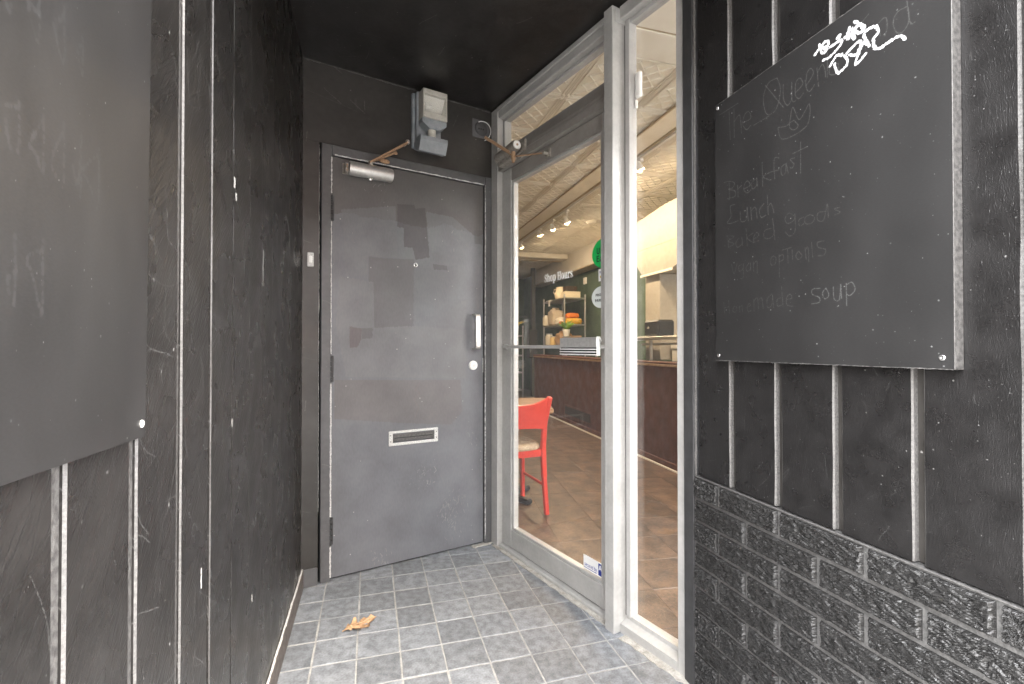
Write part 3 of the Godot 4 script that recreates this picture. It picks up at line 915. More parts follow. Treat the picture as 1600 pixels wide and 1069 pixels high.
	boxpart(c, "bracket", Vector3(-0.018, 2.19, 0.16), Vector3(-0.007, 2.25, 0.38), M.grime_metal, 0.003)
	boxpart(c, "foot", Vector3(-0.055, 2.162, 0.15), Vector3(-0.007, 2.19, 0.29), M.grime_metal, 0.006)
	var arm := MB.new()
	strut(arm, Vector3(-0.155, 2.288, 0.19), Vector3(-0.055, 2.158, 0.335), 0.017, 0.006)
	strut(arm, Vector3(-0.152, 2.298, 0.188), Vector3(-0.07, 2.19, 0.31), 0.008, 0.01)
	part(c, "arm", arm.mesh(M.rust))
	arm = MB.new()
	strut(arm, Vector3(-0.06, 2.162, 0.325), Vector3(-0.004, 2.122, 0.53), 0.013, 0.005)
	part(c, "arm", arm.mesh(M.rust))
	var pin := MB.new()
	pin.tube([Vector3(-0.058, 2.14, 0.33), Vector3(-0.058, 2.185, 0.33)], [0.011], 12)
	pin.tube([Vector3(-0.058, 2.128, 0.33), Vector3(-0.058, 2.14, 0.33)], [0.007], 10)
	part(c, "pivot", pin.mesh(M.rust))
	pin = MB.new()
	pin.tube([Vector3(0.021, 2.121, 0.535), Vector3(-0.012, 2.121, 0.535)], [0.009], 10)
	pin.box(Vector3(0.014, 2.1, 0.515), Vector3(0.0215, 2.145, 0.56), 0.004)
	part(c, "shoe", pin.mesh(M.grime_metal))

# A flat bar from p to q.
func strut(b: MB, p: Vector3, q: Vector3, wide: float, thick: float) -> void:
	var d := (q - p)
	var x := d.normalized()
	var y := Vector3.UP.cross(x).normalized()
	var z := x.cross(y)
	b.box(Vector3(0, -wide / 2, -thick / 2), Vector3(d.length(), wide / 2, thick / 2), thick * 0.25, Transform3D(Basis(x, y, z), p))

# ---------------------------------------------------------------- black door and what is fixed about it
func door_texture() -> StandardMaterial3D:
	var w := 512
	var h := 1254
	var px := PackedByteArray()
	px.resize(w * h * 3)
	var hp := PackedByteArray()
	hp.resize(w * h)
	var n := FastNoiseLite.new()
	n.seed = 5
	n.frequency = 0.006
	n.fractal_octaves = 4
	var g := FastNoiseLite.new()
	g.seed = 6
	g.frequency = 0.15
	var polys := []
	for p in DOOR_PATCHES:
		var q := PackedVector2Array()
		for k in range(3, p.size(), 2):
			q.append(Vector2(p[k], p[k + 1]))
		var lo := q[0]; var hi := q[0]
		for v in q:
			lo = lo.min(v); hi = hi.max(v)
		polys.append([Vector3(p[0], p[1], p[2]), q, lo, hi])
	for y in h:
		for x in w:
			var c := Vector3(0.122, 0.124, 0.133)
			var lift := 0.0
			var a := n.get_noise_2d(x, y)
			var e := g.get_noise_2d(x, y * 0.35)
			var uv := Vector2((x + e * 2.5) / w, (y + e * 3.0) / h)
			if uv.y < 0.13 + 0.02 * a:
				c = Vector3(0.088, 0.083, 0.082)  # darker brown top band: shade under the soffit put into the colour
			for q in polys:
				if uv.x > q[2].x and uv.x < q[3].x and uv.y > q[2].y and uv.y < q[3].y and Geometry2D.is_point_in_polygon(uv, q[1]):
					c = c.lerp(q[0] * 2.5, 0.6)
					lift += 0.08
			c *= 1.0 + 0.22 * a + 0.10 * e
			var o := (y * w + x) * 3
			px[o] = srgb8(c.x); px[o + 1] = srgb8(c.y); px[o + 2] = srgb8(c.z)
			hp[y * w + x] = clampi(int(255.0 * (0.4 + lift + 0.10 * e + 0.12 * a)), 0, 255)
	var r := RandomNumberGenerator.new()
	r.seed = 77
	for k in 60:
		dab(px, w, r.randf() * w, r.randf() * h, r.randf_range(0.4, 1.6), Color(0.35, 0.35, 0.34), h)
	# scuffs: clusters of short pale scratches where boots and parcels hit
	for s in [[0.58, 0.78, 0.10, 60], [0.78, 0.885, 0.11, 110], [0.30, 0.985, 0.07, 50], [0.72, 0.95, 0.1, 20], [0.25, 0.035, 0.07, 30], [0.75, 0.14, 0.12, 14], [0.9, 0.7, 0.05, 14]]:
		for k in s[3]:
			var p := Vector2((s[0] + r.randfn(0, s[2] * 0.45)) * w, (s[1] + r.randfn(0, s[2] * 0.22)) * h)
			var d := Vector2.from_angle(r.randf_range(0.9, 2.6))
			var c := Color(0.3, 0.3, 0.29) * r.randf_range(0.25, 1.0)
			for i in int(r.randf_range(2, 16)):
				p += d
				dab(px, w, p.x, p.y, 0.35, c, h)
	# the crossed scratches and the chalk zigzag
	for line in [[0.66, 0.125, 0.7, 0.27], [0.72, 0.16, 0.715, 0.24], [0.69, 0.20, 0.79, 0.19], [0.64, 0.1, 0.74, 0.135], [0.74, 0.135, 0.9, 0.23], [0.68, 0.53, 0.675, 0.64], [0.28, 0.1, 0.33, 0.045], [0.31, 0.24, 0.312, 0.28]]:
		for i in 120:
			var t := i / 120.0
			if r.randf() < 0.7:
				dab(px, w, lerpf(line[0], line[2], t) * w, lerpf(line[1], line[3], t) * h, 0.4, Color(0.11, 0.11, 0.11), h)
	var zig := [Vector2(0.545, 0.545), Vector2(0.51, 0.565), Vector2(0.54, 0.575), Vector2(0.5, 0.59), Vector2(0.535, 0.612), Vector2(0.505, 0.64)]
	for k in zig.size() - 1:
		for i in 40:
			var p: Vector2 = zig[k].lerp(zig[k + 1], i / 40.0)
			dab(px, w, p.x * w, p.y * h, 0.5, Color(0.14, 0.12, 0.11), h)
	var m := StandardMaterial3D.new()
	m.albedo_texture = ImageTexture.create_from_image(Image.create_from_data(w, h, false, Image.FORMAT_RGB8, px))
	m.roughness = 0.4
	m.heightmap_enabled = true
	m.heightmap_texture = ImageTexture.create_from_image(Image.create_from_data(w, h, false, Image.FORMAT_L8, hp))
	m.heightmap_scale = 0.06
	return m

func black_door() -> void:
	var o := thing("black_door", "closed black painted steel door with patched paint and mail slot", "door", Vector3(-0.48, 0.01, -0.03), FG)
	var x0 := -0.9105
	var x1 := -0.057
	var fm := MB.new()
	var zf := -0.009
	fm.quad(Vector3(x0, 2.097, zf), Vector3(x1, 2.097, zf), Vector3(x1, 0.01, zf), Vector3(x0, 0.01, zf), Vector3(0, 0, 1), true)
	var side := MB.new()
	side.box(Vector3(x0, 0.01, -0.053), Vector3(x1, 2.097, zf - 0.0006))
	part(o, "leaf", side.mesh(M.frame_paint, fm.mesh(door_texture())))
	for y in [[1.778, 1.902], [0.977, 1.106], [0.175, 0.307]]:
		var hb := MB.new()
		for k in 5:
			var a: float = lerpf(y[0], y[1], k / 5.0)
			hb.tube([Vector3(-0.9125, a + 0.001, 0.004), Vector3(-0.9125, a + 0.0235, 0.004)], [0.0072], 12)
		hb.box(Vector3(-0.918, y[0], -0.006), Vector3(-0.9, y[1], -0.0015), 0.001)
		part(o, "hinge", hb.mesh(M.trim_black))
	# pull handle
	var h := MB.new()
	var pts := []
	for q in [[1.336, -0.009], [1.336, 0.034], [1.332, 0.044], [1.322, 0.048], [1.153, 0.048], [1.143, 0.044], [1.139, 0.034], [1.139, -0.009]]:
		pts.append(Vector2(q[1], q[0]))
	for k in pts.size() - 1:
		var p: Vector2 = pts[k]; var q: Vector2 = pts[k + 1]
		var d := (q - p).normalized()
		var nn := Vector2(-d.y, d.x) * 0.004
		for sgn in [1.0, -1.0]:
			h.quad(Vector3(-0.133, p.y + nn.y * sgn, p.x + nn.x * sgn), Vector3(-0.107, p.y + nn.y * sgn, p.x + nn.x * sgn), Vector3(-0.107, q.y + nn.y * sgn, q.x + nn.x * sgn), Vector3(-0.133, q.y + nn.y * sgn, q.x + nn.x * sgn), Vector3(0, nn.y, nn.x) * sgn)
		for x in [-0.133, -0.107]:
			h.quad(Vector3(x, p.y + nn.y, p.x + nn.x), Vector3(x, p.y - nn.y, p.x - nn.x), Vector3(x, q.y - nn.y, q.x - nn.x), Vector3(x, q.y + nn.y, q.x + nn.x), Vector3(signf(x + 0.12), 0, 0))
	part(o, "pull_handle", h.mesh(M.brushed))
	var turn := Transform3D(Basis(Vector3(1, 0, 0), PI / 2), Vector3(-0.124, 1.043, zf))
	var lk := MB.new()
	lk.lathe([Vector2(0.027, 0), Vector2(0.027, 0.006), Vector2(0.022, 0.014), Vector2(0.0, 0.014)], turn, 28)
	var lock := part(o, "deadbolt", lk.mesh(M.white_paint))
	var ky := MB.new()
	ky.lathe([Vector2(0.0085, 0.0142), Vector2(0.0085, 0.0165), Vector2(0.0, 0.0165)], turn, 18)
	ky.box(Vector3(-0.1255, 1.036, zf + 0.0166), Vector3(-0.1225, 1.05, zf + 0.0172))
	part(lock, "keyway", ky.mesh(M.brushed))
	boxpart(o, "strike_plate", Vector3(-0.0605, 1.0, zf + 0.0002), Vector3(-0.057, 1.085, zf + 0.003), M.chipped_white, 0.0005)
	var pt := Transform3D(Basis(Vector3(1, 0, 0), PI / 2), Vector3(-0.475, 1.595, zf))
	var pk := MB.new()
	pk.lathe([Vector2(0.0125, 0), Vector2(0.0115, 0.004), Vector2(0.0075, 0.0045), Vector2(0.006, 0.002)], pt, 20)
	var peep := part(o, "peephole", pk.mesh(M.chrome))
	pk = MB.new()
	pk.lathe([Vector2(0.006, 0.0018), Vector2(0.0, 0.0028)], pt, 16)
	part(peep, "lens", pk.mesh(M.dark))
	# mail slot
	var ms := MB.new()
	var a := Vector3(-0.621, 0.626, 0); var b := Vector3(-0.343, 0.704, 0)
	for s in [[a.x, a.y, b.x, a.y + 0.015], [a.x, b.y - 0.013, b.x, b.y], [a.x, a.y + 0.0152, a.x + 0.022, b.y - 0.0132], [b.x - 0.022, a.y + 0.0152, b.x, b.y - 0.0132]]:
		ms.box(Vector3(s[0], s[1], zf + 0.0002), Vector3(s[2], s[3], zf + 0.006), 0.0022)
	var slot := part(o, "mail_slot", ms.mesh(M.chipped_white))
	boxpart(slot, "flap", Vector3(-0.599, 0.645, zf + 0.0003), Vector3(-0.365, 0.686, zf + 0.0022), M.half_worn, 0.0008)
	boxpart(slot, "slit", Vector3(-0.59, 0.664, zf + 0.0024), Vector3(-0.375, 0.668, zf + 0.003), M.dark)
	boxpart(slot, "flap_lip", Vector3(-0.594, 0.645, zf + 0.0024), Vector3(-0.37, 0.6515, zf + 0.0045), M.trim_black, 0.001)
	for x in [-0.611, -0.353]:
		for y in [0.65, 0.682]:
			var sc := MB.new()
			sc.ball(Vector3(x, y, zf + 0.006), Vector3(0.0032, 0.0032, 0.0018), 8)
			part(slot, "screw", sc.mesh(M.half_worn))
	# bottom sweep
	boxpart(o, "sweep", Vector3(x0 + 0.01, 0.004, zf - 0.03), Vector3(x1 - 0.01, 0.0098, zf - 0.004), M.rubber)
	# closer on the leaf
	var c := thing("door_closer", "silver door closer with rusty arm at top of black door", "door closer", Vector3(-0.73, 2.0, 0.02), FG)
	boxpart(c, "mounting_plate", Vector3(-0.86, 2.02, zf + 0.0004), Vector3(-0.62, 2.075, zf + 0.004), M.grime_metal, 0.001)
	var body := MB.new()
	body.tube([Vector3(-0.836, 2.045, 0.024), Vector3(-0.83, 2.045, 0.024), Vector3(-0.622, 2.045, 0.024), Vector3(-0.615, 2.045, 0.024)], [0.03, 0.035, 0.035, 0.031], 22)
	body.box(Vector3(-0.82, 2.018, -0.0045), Vector3(-0.63, 2.07, 0.02), 0.003)
	part(c, "body", body.mesh(M.brushed))
	boxpart(c, "end_block", Vector3(-0.855, 2.022, -0.0045), Vector3(-0.8365, 2.068, 0.03), M.grime_metal, 0.004)
	for y in [2.032, 2.046, 2.058]:
		var sc := MB.new()
		sc.ball(Vector3(-0.846, y, 0.0305), Vector3(0.004, 0.004, 0.002), 8)
		part(c, "screw", sc.mesh(M.rust))
	var kb := MB.new()
	kb.tube([Vector3(-0.728, 2.02, 0.02), Vector3(-0.728, 2.008, 0.02)], [0.016, 0.016], 16)
	kb.ball(Vector3(-0.728, 2.006, 0.02), Vector3(0.015, 0.008, 0.015), 14)
	part(c, "valve_cap", kb.mesh(M.chrome))
	var arm := MB.new()
	strut(arm, Vector3(-0.735, 2.088, 0.03), Vector3(-0.545, 2.222, 0.062), 0.026, 0.008)
	part(c, "arm", arm.mesh(M.rust))
	arm = MB.new()
	strut(arm, Vector3(-0.7, 2.108, 0.024), Vector3(-0.6, 2.165, 0.05), 0.012, 0.008)
	arm.ball(Vector3(-0.605, 2.158, 0.05), Vector3(0.01, 0.008, 0.008), 8)
	arm.ball(Vector3(-0.66, 2.11, 0.035), Vector3(0.03, 0.012, 0.01), 10)
	part(c, "arm", arm.mesh(M.rust))
	var pin := MB.new()
	pin.tube([Vector3(-0.728, 2.072, 0.024), Vector3(-0.728, 2.1, 0.03)], [0.013], 12)
	part(c, "pivot", pin.mesh(M.grime_metal))
	pin = MB.new()
	pin.ball(Vector3(-0.545, 2.226, 0.062), Vector3(0.013, 0.013, 0.012), 12)
	pin.tube([Vector3(-0.545, 2.226, 0.062), Vector3(-0.545, 2.226, 0.002)], [0.006], 8)
	part(c, "elbow", pin.mesh(M.grime_metal))

func wall_lamp() -> void:
	var o := thing("wall_lamp", "boxy grey floodlight with clear lens above the black door", "lamp", Vector3(-0.41, 2.2, 0.0), FG)
	var grey := laid(mottled(256, 201, Color(0.16, 0.175, 0.19), Color(0.27, 0.285, 0.30), 0.02, 0.1, 30, 0), 0.5, 0.3, M.fine, 0.03)
	var pale := laid(mottled(256, 203, Color(0.34, 0.32, 0.28), Color(0.52, 0.50, 0.45), 0.02, 0.1), 0.5, 0.3)
	boxpart(o, "back_plate", Vector3(-0.506, 2.222, 0.0006), Vector3(-0.352, 2.517, 0.022), grey, 0.004)
	boxpart(o, "housing", Vector3(-0.492, 2.25, 0.0222), Vector3(-0.352, 2.515, 0.05), grey, 0.003)
	# lens box: four pale walls with a clear front, a reflector inside
	var f := MB.new()
	for s in [[-0.481, 2.357, -0.475, 2.507], [-0.351, 2.357, -0.345, 2.507]]:
		f.box(Vector3(s[0], s[1], 0.0502), Vector3(s[2], s[3], 0.12), 0.001)
	f.box(Vector3(-0.4748, 2.482, 0.0502), Vector3(-0.3512, 2.507, 0.12), 0.001)
	f.box(Vector3(-0.4748, 2.357, 0.0502), Vector3(-0.3512, 2.386, 0.12), 0.001)
	part(o, "lens_box", f.mesh(pale))
	boxpart(o, "lens", Vector3(-0.4746, 2.3862, 0.112), Vector3(-0.3514, 2.4818, 0.117), M.lens)
	var rf := MB.new()
	rf.quad(Vector3(-0.4746, 2.48, 0.1), Vector3(-0.3514, 2.48, 0.1), Vector3(-0.3514, 2.42, 0.0505), Vector3(-0.4746, 2.42, 0.0505), Vector3(0, -0.5, 1))
	rf.quad(Vector3(-0.4746, 2.388, 0.1), Vector3(-0.3514, 2.388, 0.1), Vector3(-0.3514, 2.42, 0.0505), Vector3(-0.4746, 2.42, 0.0505), Vector3(0, 0.5, 1))
	part(o, "reflector", rf.mesh(M.white_paint))
	var bl := MB.new()
	bl.tube([Vector3(-0.455, 2.43, 0.08), Vector3(-0.42, 2.43, 0.08)], [0.02, 0.012], 12)
	part(o, "bulb", bl.mesh(M.white_plastic))
	# tapering neck, sensor and lower case
	var nk := MB.new()
	nk.extrude(PackedVector2Array([Vector2(-0.481, 2.3565), Vector2(-0.345, 2.3565), Vector2(-0.345, 2.334), Vector2(-0.385, 2.305), Vector2(-0.44, 2.305), Vector2(-0.481, 2.334)]), Transform3D(Basis(), Vector3(0, 0, 0.0504)), 0.06)
	part(o, "neck", nk.mesh(grey))
	var se := MB.new()
	se.tube([Vector3(-0.42, 2.258, 0.085), Vector3(-0.42, 2.3045, 0.085)], [0.022], 18)
	part(o, "motion_sensor", se.mesh(pale))
	var lc := MB.new()
	lc.extrude(PackedVector2Array([Vector2(0.0504, 2.195), Vector2(0.1, 2.182), Vector2(0.126, 2.236), Vector2(0.126, 2.256), Vector2(0.0504, 2.262)]), Transform3D(Basis(Vector3(0, 0, 1), Vector3(0, 1, 0), Vector3(-1, 0, 0)), Vector3(-0.345, 0, 0)), 0.152)
	part(o, "lower_case", lc.mesh(grey))
	boxpart(o, "lower_plate", Vector3(-0.497, 2.21, 0.0222), Vector3(-0.352, 2.2495, 0.0502), grey, 0.002)

func small_fixtures() -> void:
	var o := thing("junction_plate", "round black junction cover with loose white wire near the corner", "cover plate", Vector3(-0.075, 2.38, 0), FG)
	var t := Transform3D(Basis(Vector3(1, 0, 0), PI / 2), Vector3(-0.078, 2.43, 0.0004))
	var b := MB.new()
	b.lathe([Vector2(0.042, 0), Vector2(0.041, 0.006), Vector2(0.03, 0.007), Vector2(0.027, 0.004), Vector2(0.0, 0.004)], t, 28)
	var pl := part(o, "cover", b.mesh(M.trim_black))
	for x in [-0.092, -0.078, -0.064]:
		boxpart(pl, "hole", Vector3(x - 0.004, 2.428 - 0.004, 0.0046), Vector3(x + 0.004, 2.428 + 0.004, 0.0052), M.dark)
	boxpart(o, "back_box", Vector3(-0.135, 2.375, 0.0004), Vector3(-0.02, 2.48, 0.0032), M.frame_paint, 0.001)
	var pts := []
	for k in 14:
		var a := lerpf(2.0, -1.2, k / 13.0)
		pts.append(Vector3(-0.078 + 0.05 * cos(a), 2.412 + 0.055 * sin(a), 0.012 + 0.02 * sin(PI * k / 13.0)))
	b = MB.new()
	b.tube(pts, [0.0022], 7)
	part(o, "wire", b.mesh(M.white_plastic))
	var s := thing("doorbell", "small cream doorbell button on the narrow panel left of black door", "doorbell", Vector3(-1.011, 1.535, 0.002), FG)
	boxpart(s, "plate", Vector3(-1.026, 1.537, 0.0024), Vector3(-0.996, 1.606, 0.012), M.chipped_white, 0.003)
	boxpart(s, "button", Vector3(-1.019, 1.556, 0.0122), Vector3(-1.003, 1.588, 0.0165), M.white_plastic, 0.003)

# ---------------------------------------------------------------- chalk boards
func stroke(px: PackedByteArray, w: int, h: int, s: Array, r: float, c: Color, keep: float, g: RandomNumberGenerator) -> void:
	var cv := []
	for k in range(0, s.size(), 2):
		cv.append(Vector2(s[k] * w, s[k + 1] * h))
	for k in cv.size() - 1:
		var p0: Vector2 = cv[max(k - 1, 0)]; var p1: Vector2 = cv[k]; var p2: Vector2 = cv[k + 1]; var p3: Vector2 = cv[min(k + 2, cv.size() - 1)]
		var n := int(p1.distance_to(p2) * 1.6) + 1
		for i in n:
			var t := float(i) / n
			var p := p1.cubic_interpolate(p2, p0, p3, t)
			if g.randf() < keep and p.x > 2 and p.y > 2 and p.x < w - 2 and p.y < h - 2:
				dab(px, w, p.x + g.randfn(0, r * 0.25), p.y + g.randfn(0, r * 0.25), r * g.randf_range(0.5, 1.0), c * g.randf_range(0.55, 1.0), h)

func board_material(w: int, h: int, sd: int, base: Color, smears: int) -> Array:
	var px := PackedByteArray()
	px.resize(w * h * 3)
	var n := FastNoiseLite.new()
	n.seed = sd
	n.frequency = 0.004
	n.fractal_octaves = 4
	var f := FastNoiseLite.new()
	f.seed = sd + 1
	f.frequency = 0.3
	for y in h:
		for x in w:
			var k := 1.0 + 0.35 * n.get_noise_2d(x, y * 0.6) + 0.22 * f.get_noise_2d(x * 0.3, y)
			var o := (y * w + x) * 3
			px[o] = srgb8(base.r * k); px[o + 1] = srgb8(base.g * k); px[o + 2] = srgb8(base.b * k)
	var g := RandomNumberGenerator.new()
	g.seed = sd + 2
	for k in smears:
		dab(px, w, g.randf() * w, g.randf() * h, pow(g.randf(), 4.0) * 1.8 + 0.35, Color(0.2, 0.2, 0.2) * g.randf_range(0.25, 1.0), h)
	return [px, g]

func menu_board() -> void:
	var s0 := 0.127; var s1 := 0.770; var y0 := 1.108; var y1 := 1.90
	var o := thing("menu_board", "black chalk menu board with faint writing and white graffiti tag", "menu board", Vector3(-0.015, y0, 0.45), FR)
	var w := 768
	var h := 946
	var d := board_material(w, h, 401, Color(0.016, 0.0155, 0.0155), 420)
	var px: PackedByteArray = d[0]
	for s in CHALK:
		stroke(px, w, h, s, 1.3, Color(0.06, 0.059, 0.058), 0.65, d[1])
	for s in FAINT:
		stroke(px, w, h, s, 1.2, Color(0.05, 0.049, 0.048), 0.58, d[1])
	for s in SOUP:
		stroke(px, w, h, s, 1.4, Color(0.075, 0.075, 0.075), 0.72, d[1])
	for s in GRAFFITI:
		stroke(px, w, h, s, 3.5, Color(0.7, 0.71, 0.72), 0.55, d[1])
	var m := StandardMaterial3D.new()
	m.albedo_texture = ImageTexture.create_from_image(Image.create_from_data(w, h, false, Image.FORMAT_RGB8, px))
	m.roughness = 0.55
	var fm := MB.new()
	fm.quad(Vector3(-0.024, y1, s0), Vector3(-0.024, y1, s1), Vector3(-0.024, y0, s1), Vector3(-0.024, y0, s0), Vector3(-1, 0, 0), true)
	var b := MB.new()
	b.box(Vector3(-0.0234, y0, s0), Vector3(-0.0004, y1, s1 - 0.0002))
	part(o, "panel", b.mesh(M.trim_black, fm.mesh(m)))
	var e := boxpart(o, "edge_strip", Vector3(-0.0236, y0, s1), Vector3(-0.0004, y1, s1 + 0.002), M.half_worn, 0.0008)
	var wr := MB.new()
	ragged(wr, Vector3(-0.0241, y0 + 0.0006, s0), Vector3(-0.0241, y0 + 0.0006, s1), Vector3(0, 1, 0), Vector3(-1, 0, 0), 0.0, 0.0026, 0.0003, 120)
	ragged(wr, Vector3(-0.0241, y1 - 0.0008, s0), Vector3(-0.0241, y1 - 0.0008, s1), Vector3(0, 1, 0), Vector3(-1, 0, 0), 0.0, 0.002, 0.0003, 90)
	part(o, "worn_edge", wr.mesh(M.worn))
	for q in [[s0 + 0.012, y0 + 0.016], [s1 - 0.018, y0 + 0.022], [s0 + 0.012, y1 - 0.012], [s1 - 0.018, y1 - 0.014]]:
		var sc := MB.new()
		sc.lathe([Vector2(0.0055, 0), Vector2(0.005, 0.0018), Vector2(0.0022, 0.0026), Vector2(0.002, 0.0012), Vector2(0, 0.0012)], Transform3D(Basis(Vector3(0, 0, 1), PI / 2), Vector3(-0.0242, q[1], q[0])), 14)
		part(o, "screw", sc.mesh(M.chrome))

func left_board() -> void:
	var o := thing("menu_board", "black board with smeared erased chalk on the left plank wall", "menu board", Vector3(-0.31, 1.02, -0.65))
	var w := 512
	var h := 1024
	var d := board_material(w, h, 421, Color(0.022, 0.021, 0.021), 160)
	var px: PackedByteArray = d[0]
	var g: RandomNumberGenerator = d[1]
	# ghost letters left by the cloth
	for row in [[0.31, 5], [0.5, 6], [0.64, 7], [0.79, 4]]:
		var x := 0.06
		for k in row[1]:
			var hh := g.randf_range(0.02, 0.035)
			var ww := g.randf_range(0.03, 0.06)
			stroke(px, w, h, [x + ww, row[0] - hh, x + g.randf_range(-0.03, 0.05), row[0] - hh * g.randf_range(-0.5, 1.0), x + 0.01, row[0] + hh * g.randf_range(-0.4, 0.9), x + ww, row[0] + hh, x + ww, row[0] - hh * 1.3], 3.2, Color(0.034, 0.033, 0.033), 0.3, g)
			x += ww + g.randf_range(0.03, 0.07)
	var m := StandardMaterial3D.new()
	m.albedo_texture = ImageTexture.create_from_image(Image.create_from_data(w, h, false, Image.FORMAT_RGB8, px))
	m.roughness = 0.42
	var z0 := -0.787
	var z1 := -0.43
	var fm := MB.new()
	fm.quad(Vector3(-0.3, 1.9, z1), Vector3(-0.3, 1.9, z0 - 0.014), Vector3(-0.3, 1.026, z0), Vector3(-0.3, 1.034, z1), Vector3(1, 0, 0), true)
	var b := MB.new()
	b.extrude(PackedVector2Array([Vector2(-z1, 1.9), Vector2(-z0 + 0.014, 1.9), Vector2(-z0, 1.026), Vector2(-z1, 1.034)]), Transform3D(Basis(Vector3(0, 0, -1), Vector3(0, 1, 0), Vector3(1, 0, 0)), Vector3(-0.3146, 0, 0)), 0.0142)
	part(o, "panel", b.mesh(M.trim_black, fm.mesh(m)))
	var e := MB.new()
	ragged(e, Vector3(-0.307, 1.03, z0 - 0.0003), Vector3(-0.307, 1.9, z0 - 0.0142), Vector3(1, 0, 0), Vector3(0, 0, -1), 0.006, 0.012, 0.001, 80)
	part(o, "worn_edge", e.mesh(M.worn))
	for q in [[-0.775, 1.045], [-0.787, 1.86]]:
		var sc := MB.new()
		sc.lathe([Vector2(0.0055, 0), Vector2(0.005, 0.0018), Vector2(0.0, 0.0024)], Transform3D(Basis(Vector3(0, 0, 1), -PI / 2), Vector3(-0.2998, q[1], q[0])), 14)
		part(o, "screw", sc.mesh(M.chipped_white))

func dry_leaf() -> void:
	var b := MB.new()
	# half outline of a lobed oak leaf, mirrored; curled about its length
	var half := [[0.0, 0.002], [0.012, 0.012], [0.02, 0.02], [0.026, 0.012], [0.034, 0.02], [0.046, 0.034], [0.056, 0.036], [0.058, 0.024], [0.064, 0.018], [0.074, 0.03], [0.088, 0.032], [0.092, 0.02], [0.098, 0.014], [0.11, 0.018], [0.12, 0.008], [0.124, 0.0]]
	var up := func(x: float, w: float) -> Vector3:
		return Vector3(x - 0.06, 0.003 + 6.0 * w * w + 0.006 * sin(x * 60.0) + 0.004 * sin(w * 190.0 + x * 40.0) + 0.003, w)
	for s in [1.0, -1.0]:
		for k in half.size() - 1:
			var a: Vector3 = up.call(half[k][0], 0.0); var c: Vector3 = up.call(half[k + 1][0], 0.0)
			var e := 0.55
			var a1: Vector3 = up.call(half[k][0], half[k][1] * s * e); var c1: Vector3 = up.call(half[k + 1][0], half[k + 1][1] * s * e)
			var a2: Vector3 = up.call(half[k][0] + 0.006, half[k][1] * s); var c2: Vector3 = up.call(half[k + 1][0] + 0.006, half[k + 1][1] * s)
			b.quad(a, c, c1, a1, Vector3.UP)
			b.quad(a1, c1, c2, a2, Vector3.UP)
	var leaf_mat := laid(mottled(256, 221, Color(0.30, 0.17, 0.085), Color(0.55, 0.36, 0.21), 0.03, 0.12), 0.7, 0.1, M.fine, 0.05, Color.WHITE, true)
	var o := thing("dry_leaf", "curled brown oak leaf lying on the grey floor tiles", "leaf", Vector3(-0.045, 0.0, -2.09))
	part(o, "blade", b.mesh(leaf_mat), Vector3(-0.045, 0.0, -2.09), Basis(Vector3.UP, 0.35).scaled(Vector3(1.05, 1.2, 1.35)))
	b = MB.new()
	b.tube([Vector3(-0.062, 0.006, 0), Vector3(-0.02, 0.011, 0), Vector3(0.03, 0.012, 0.002), Vector3(0.075, 0.009, -0.004)], [0.0016, 0.0012, 0.001, 0.0008], 6)
	part(o, "stem", b.mesh(leaf_mat), Vector3(-0.045, 0.0, -2.09), Basis(Vector3.UP, 0.35).scaled(Vector3(1.05, 1.2, 1.35)))

# ---------------------------------------------------------------- the shop
const BACK := -12.6
const SIDE := 4.05

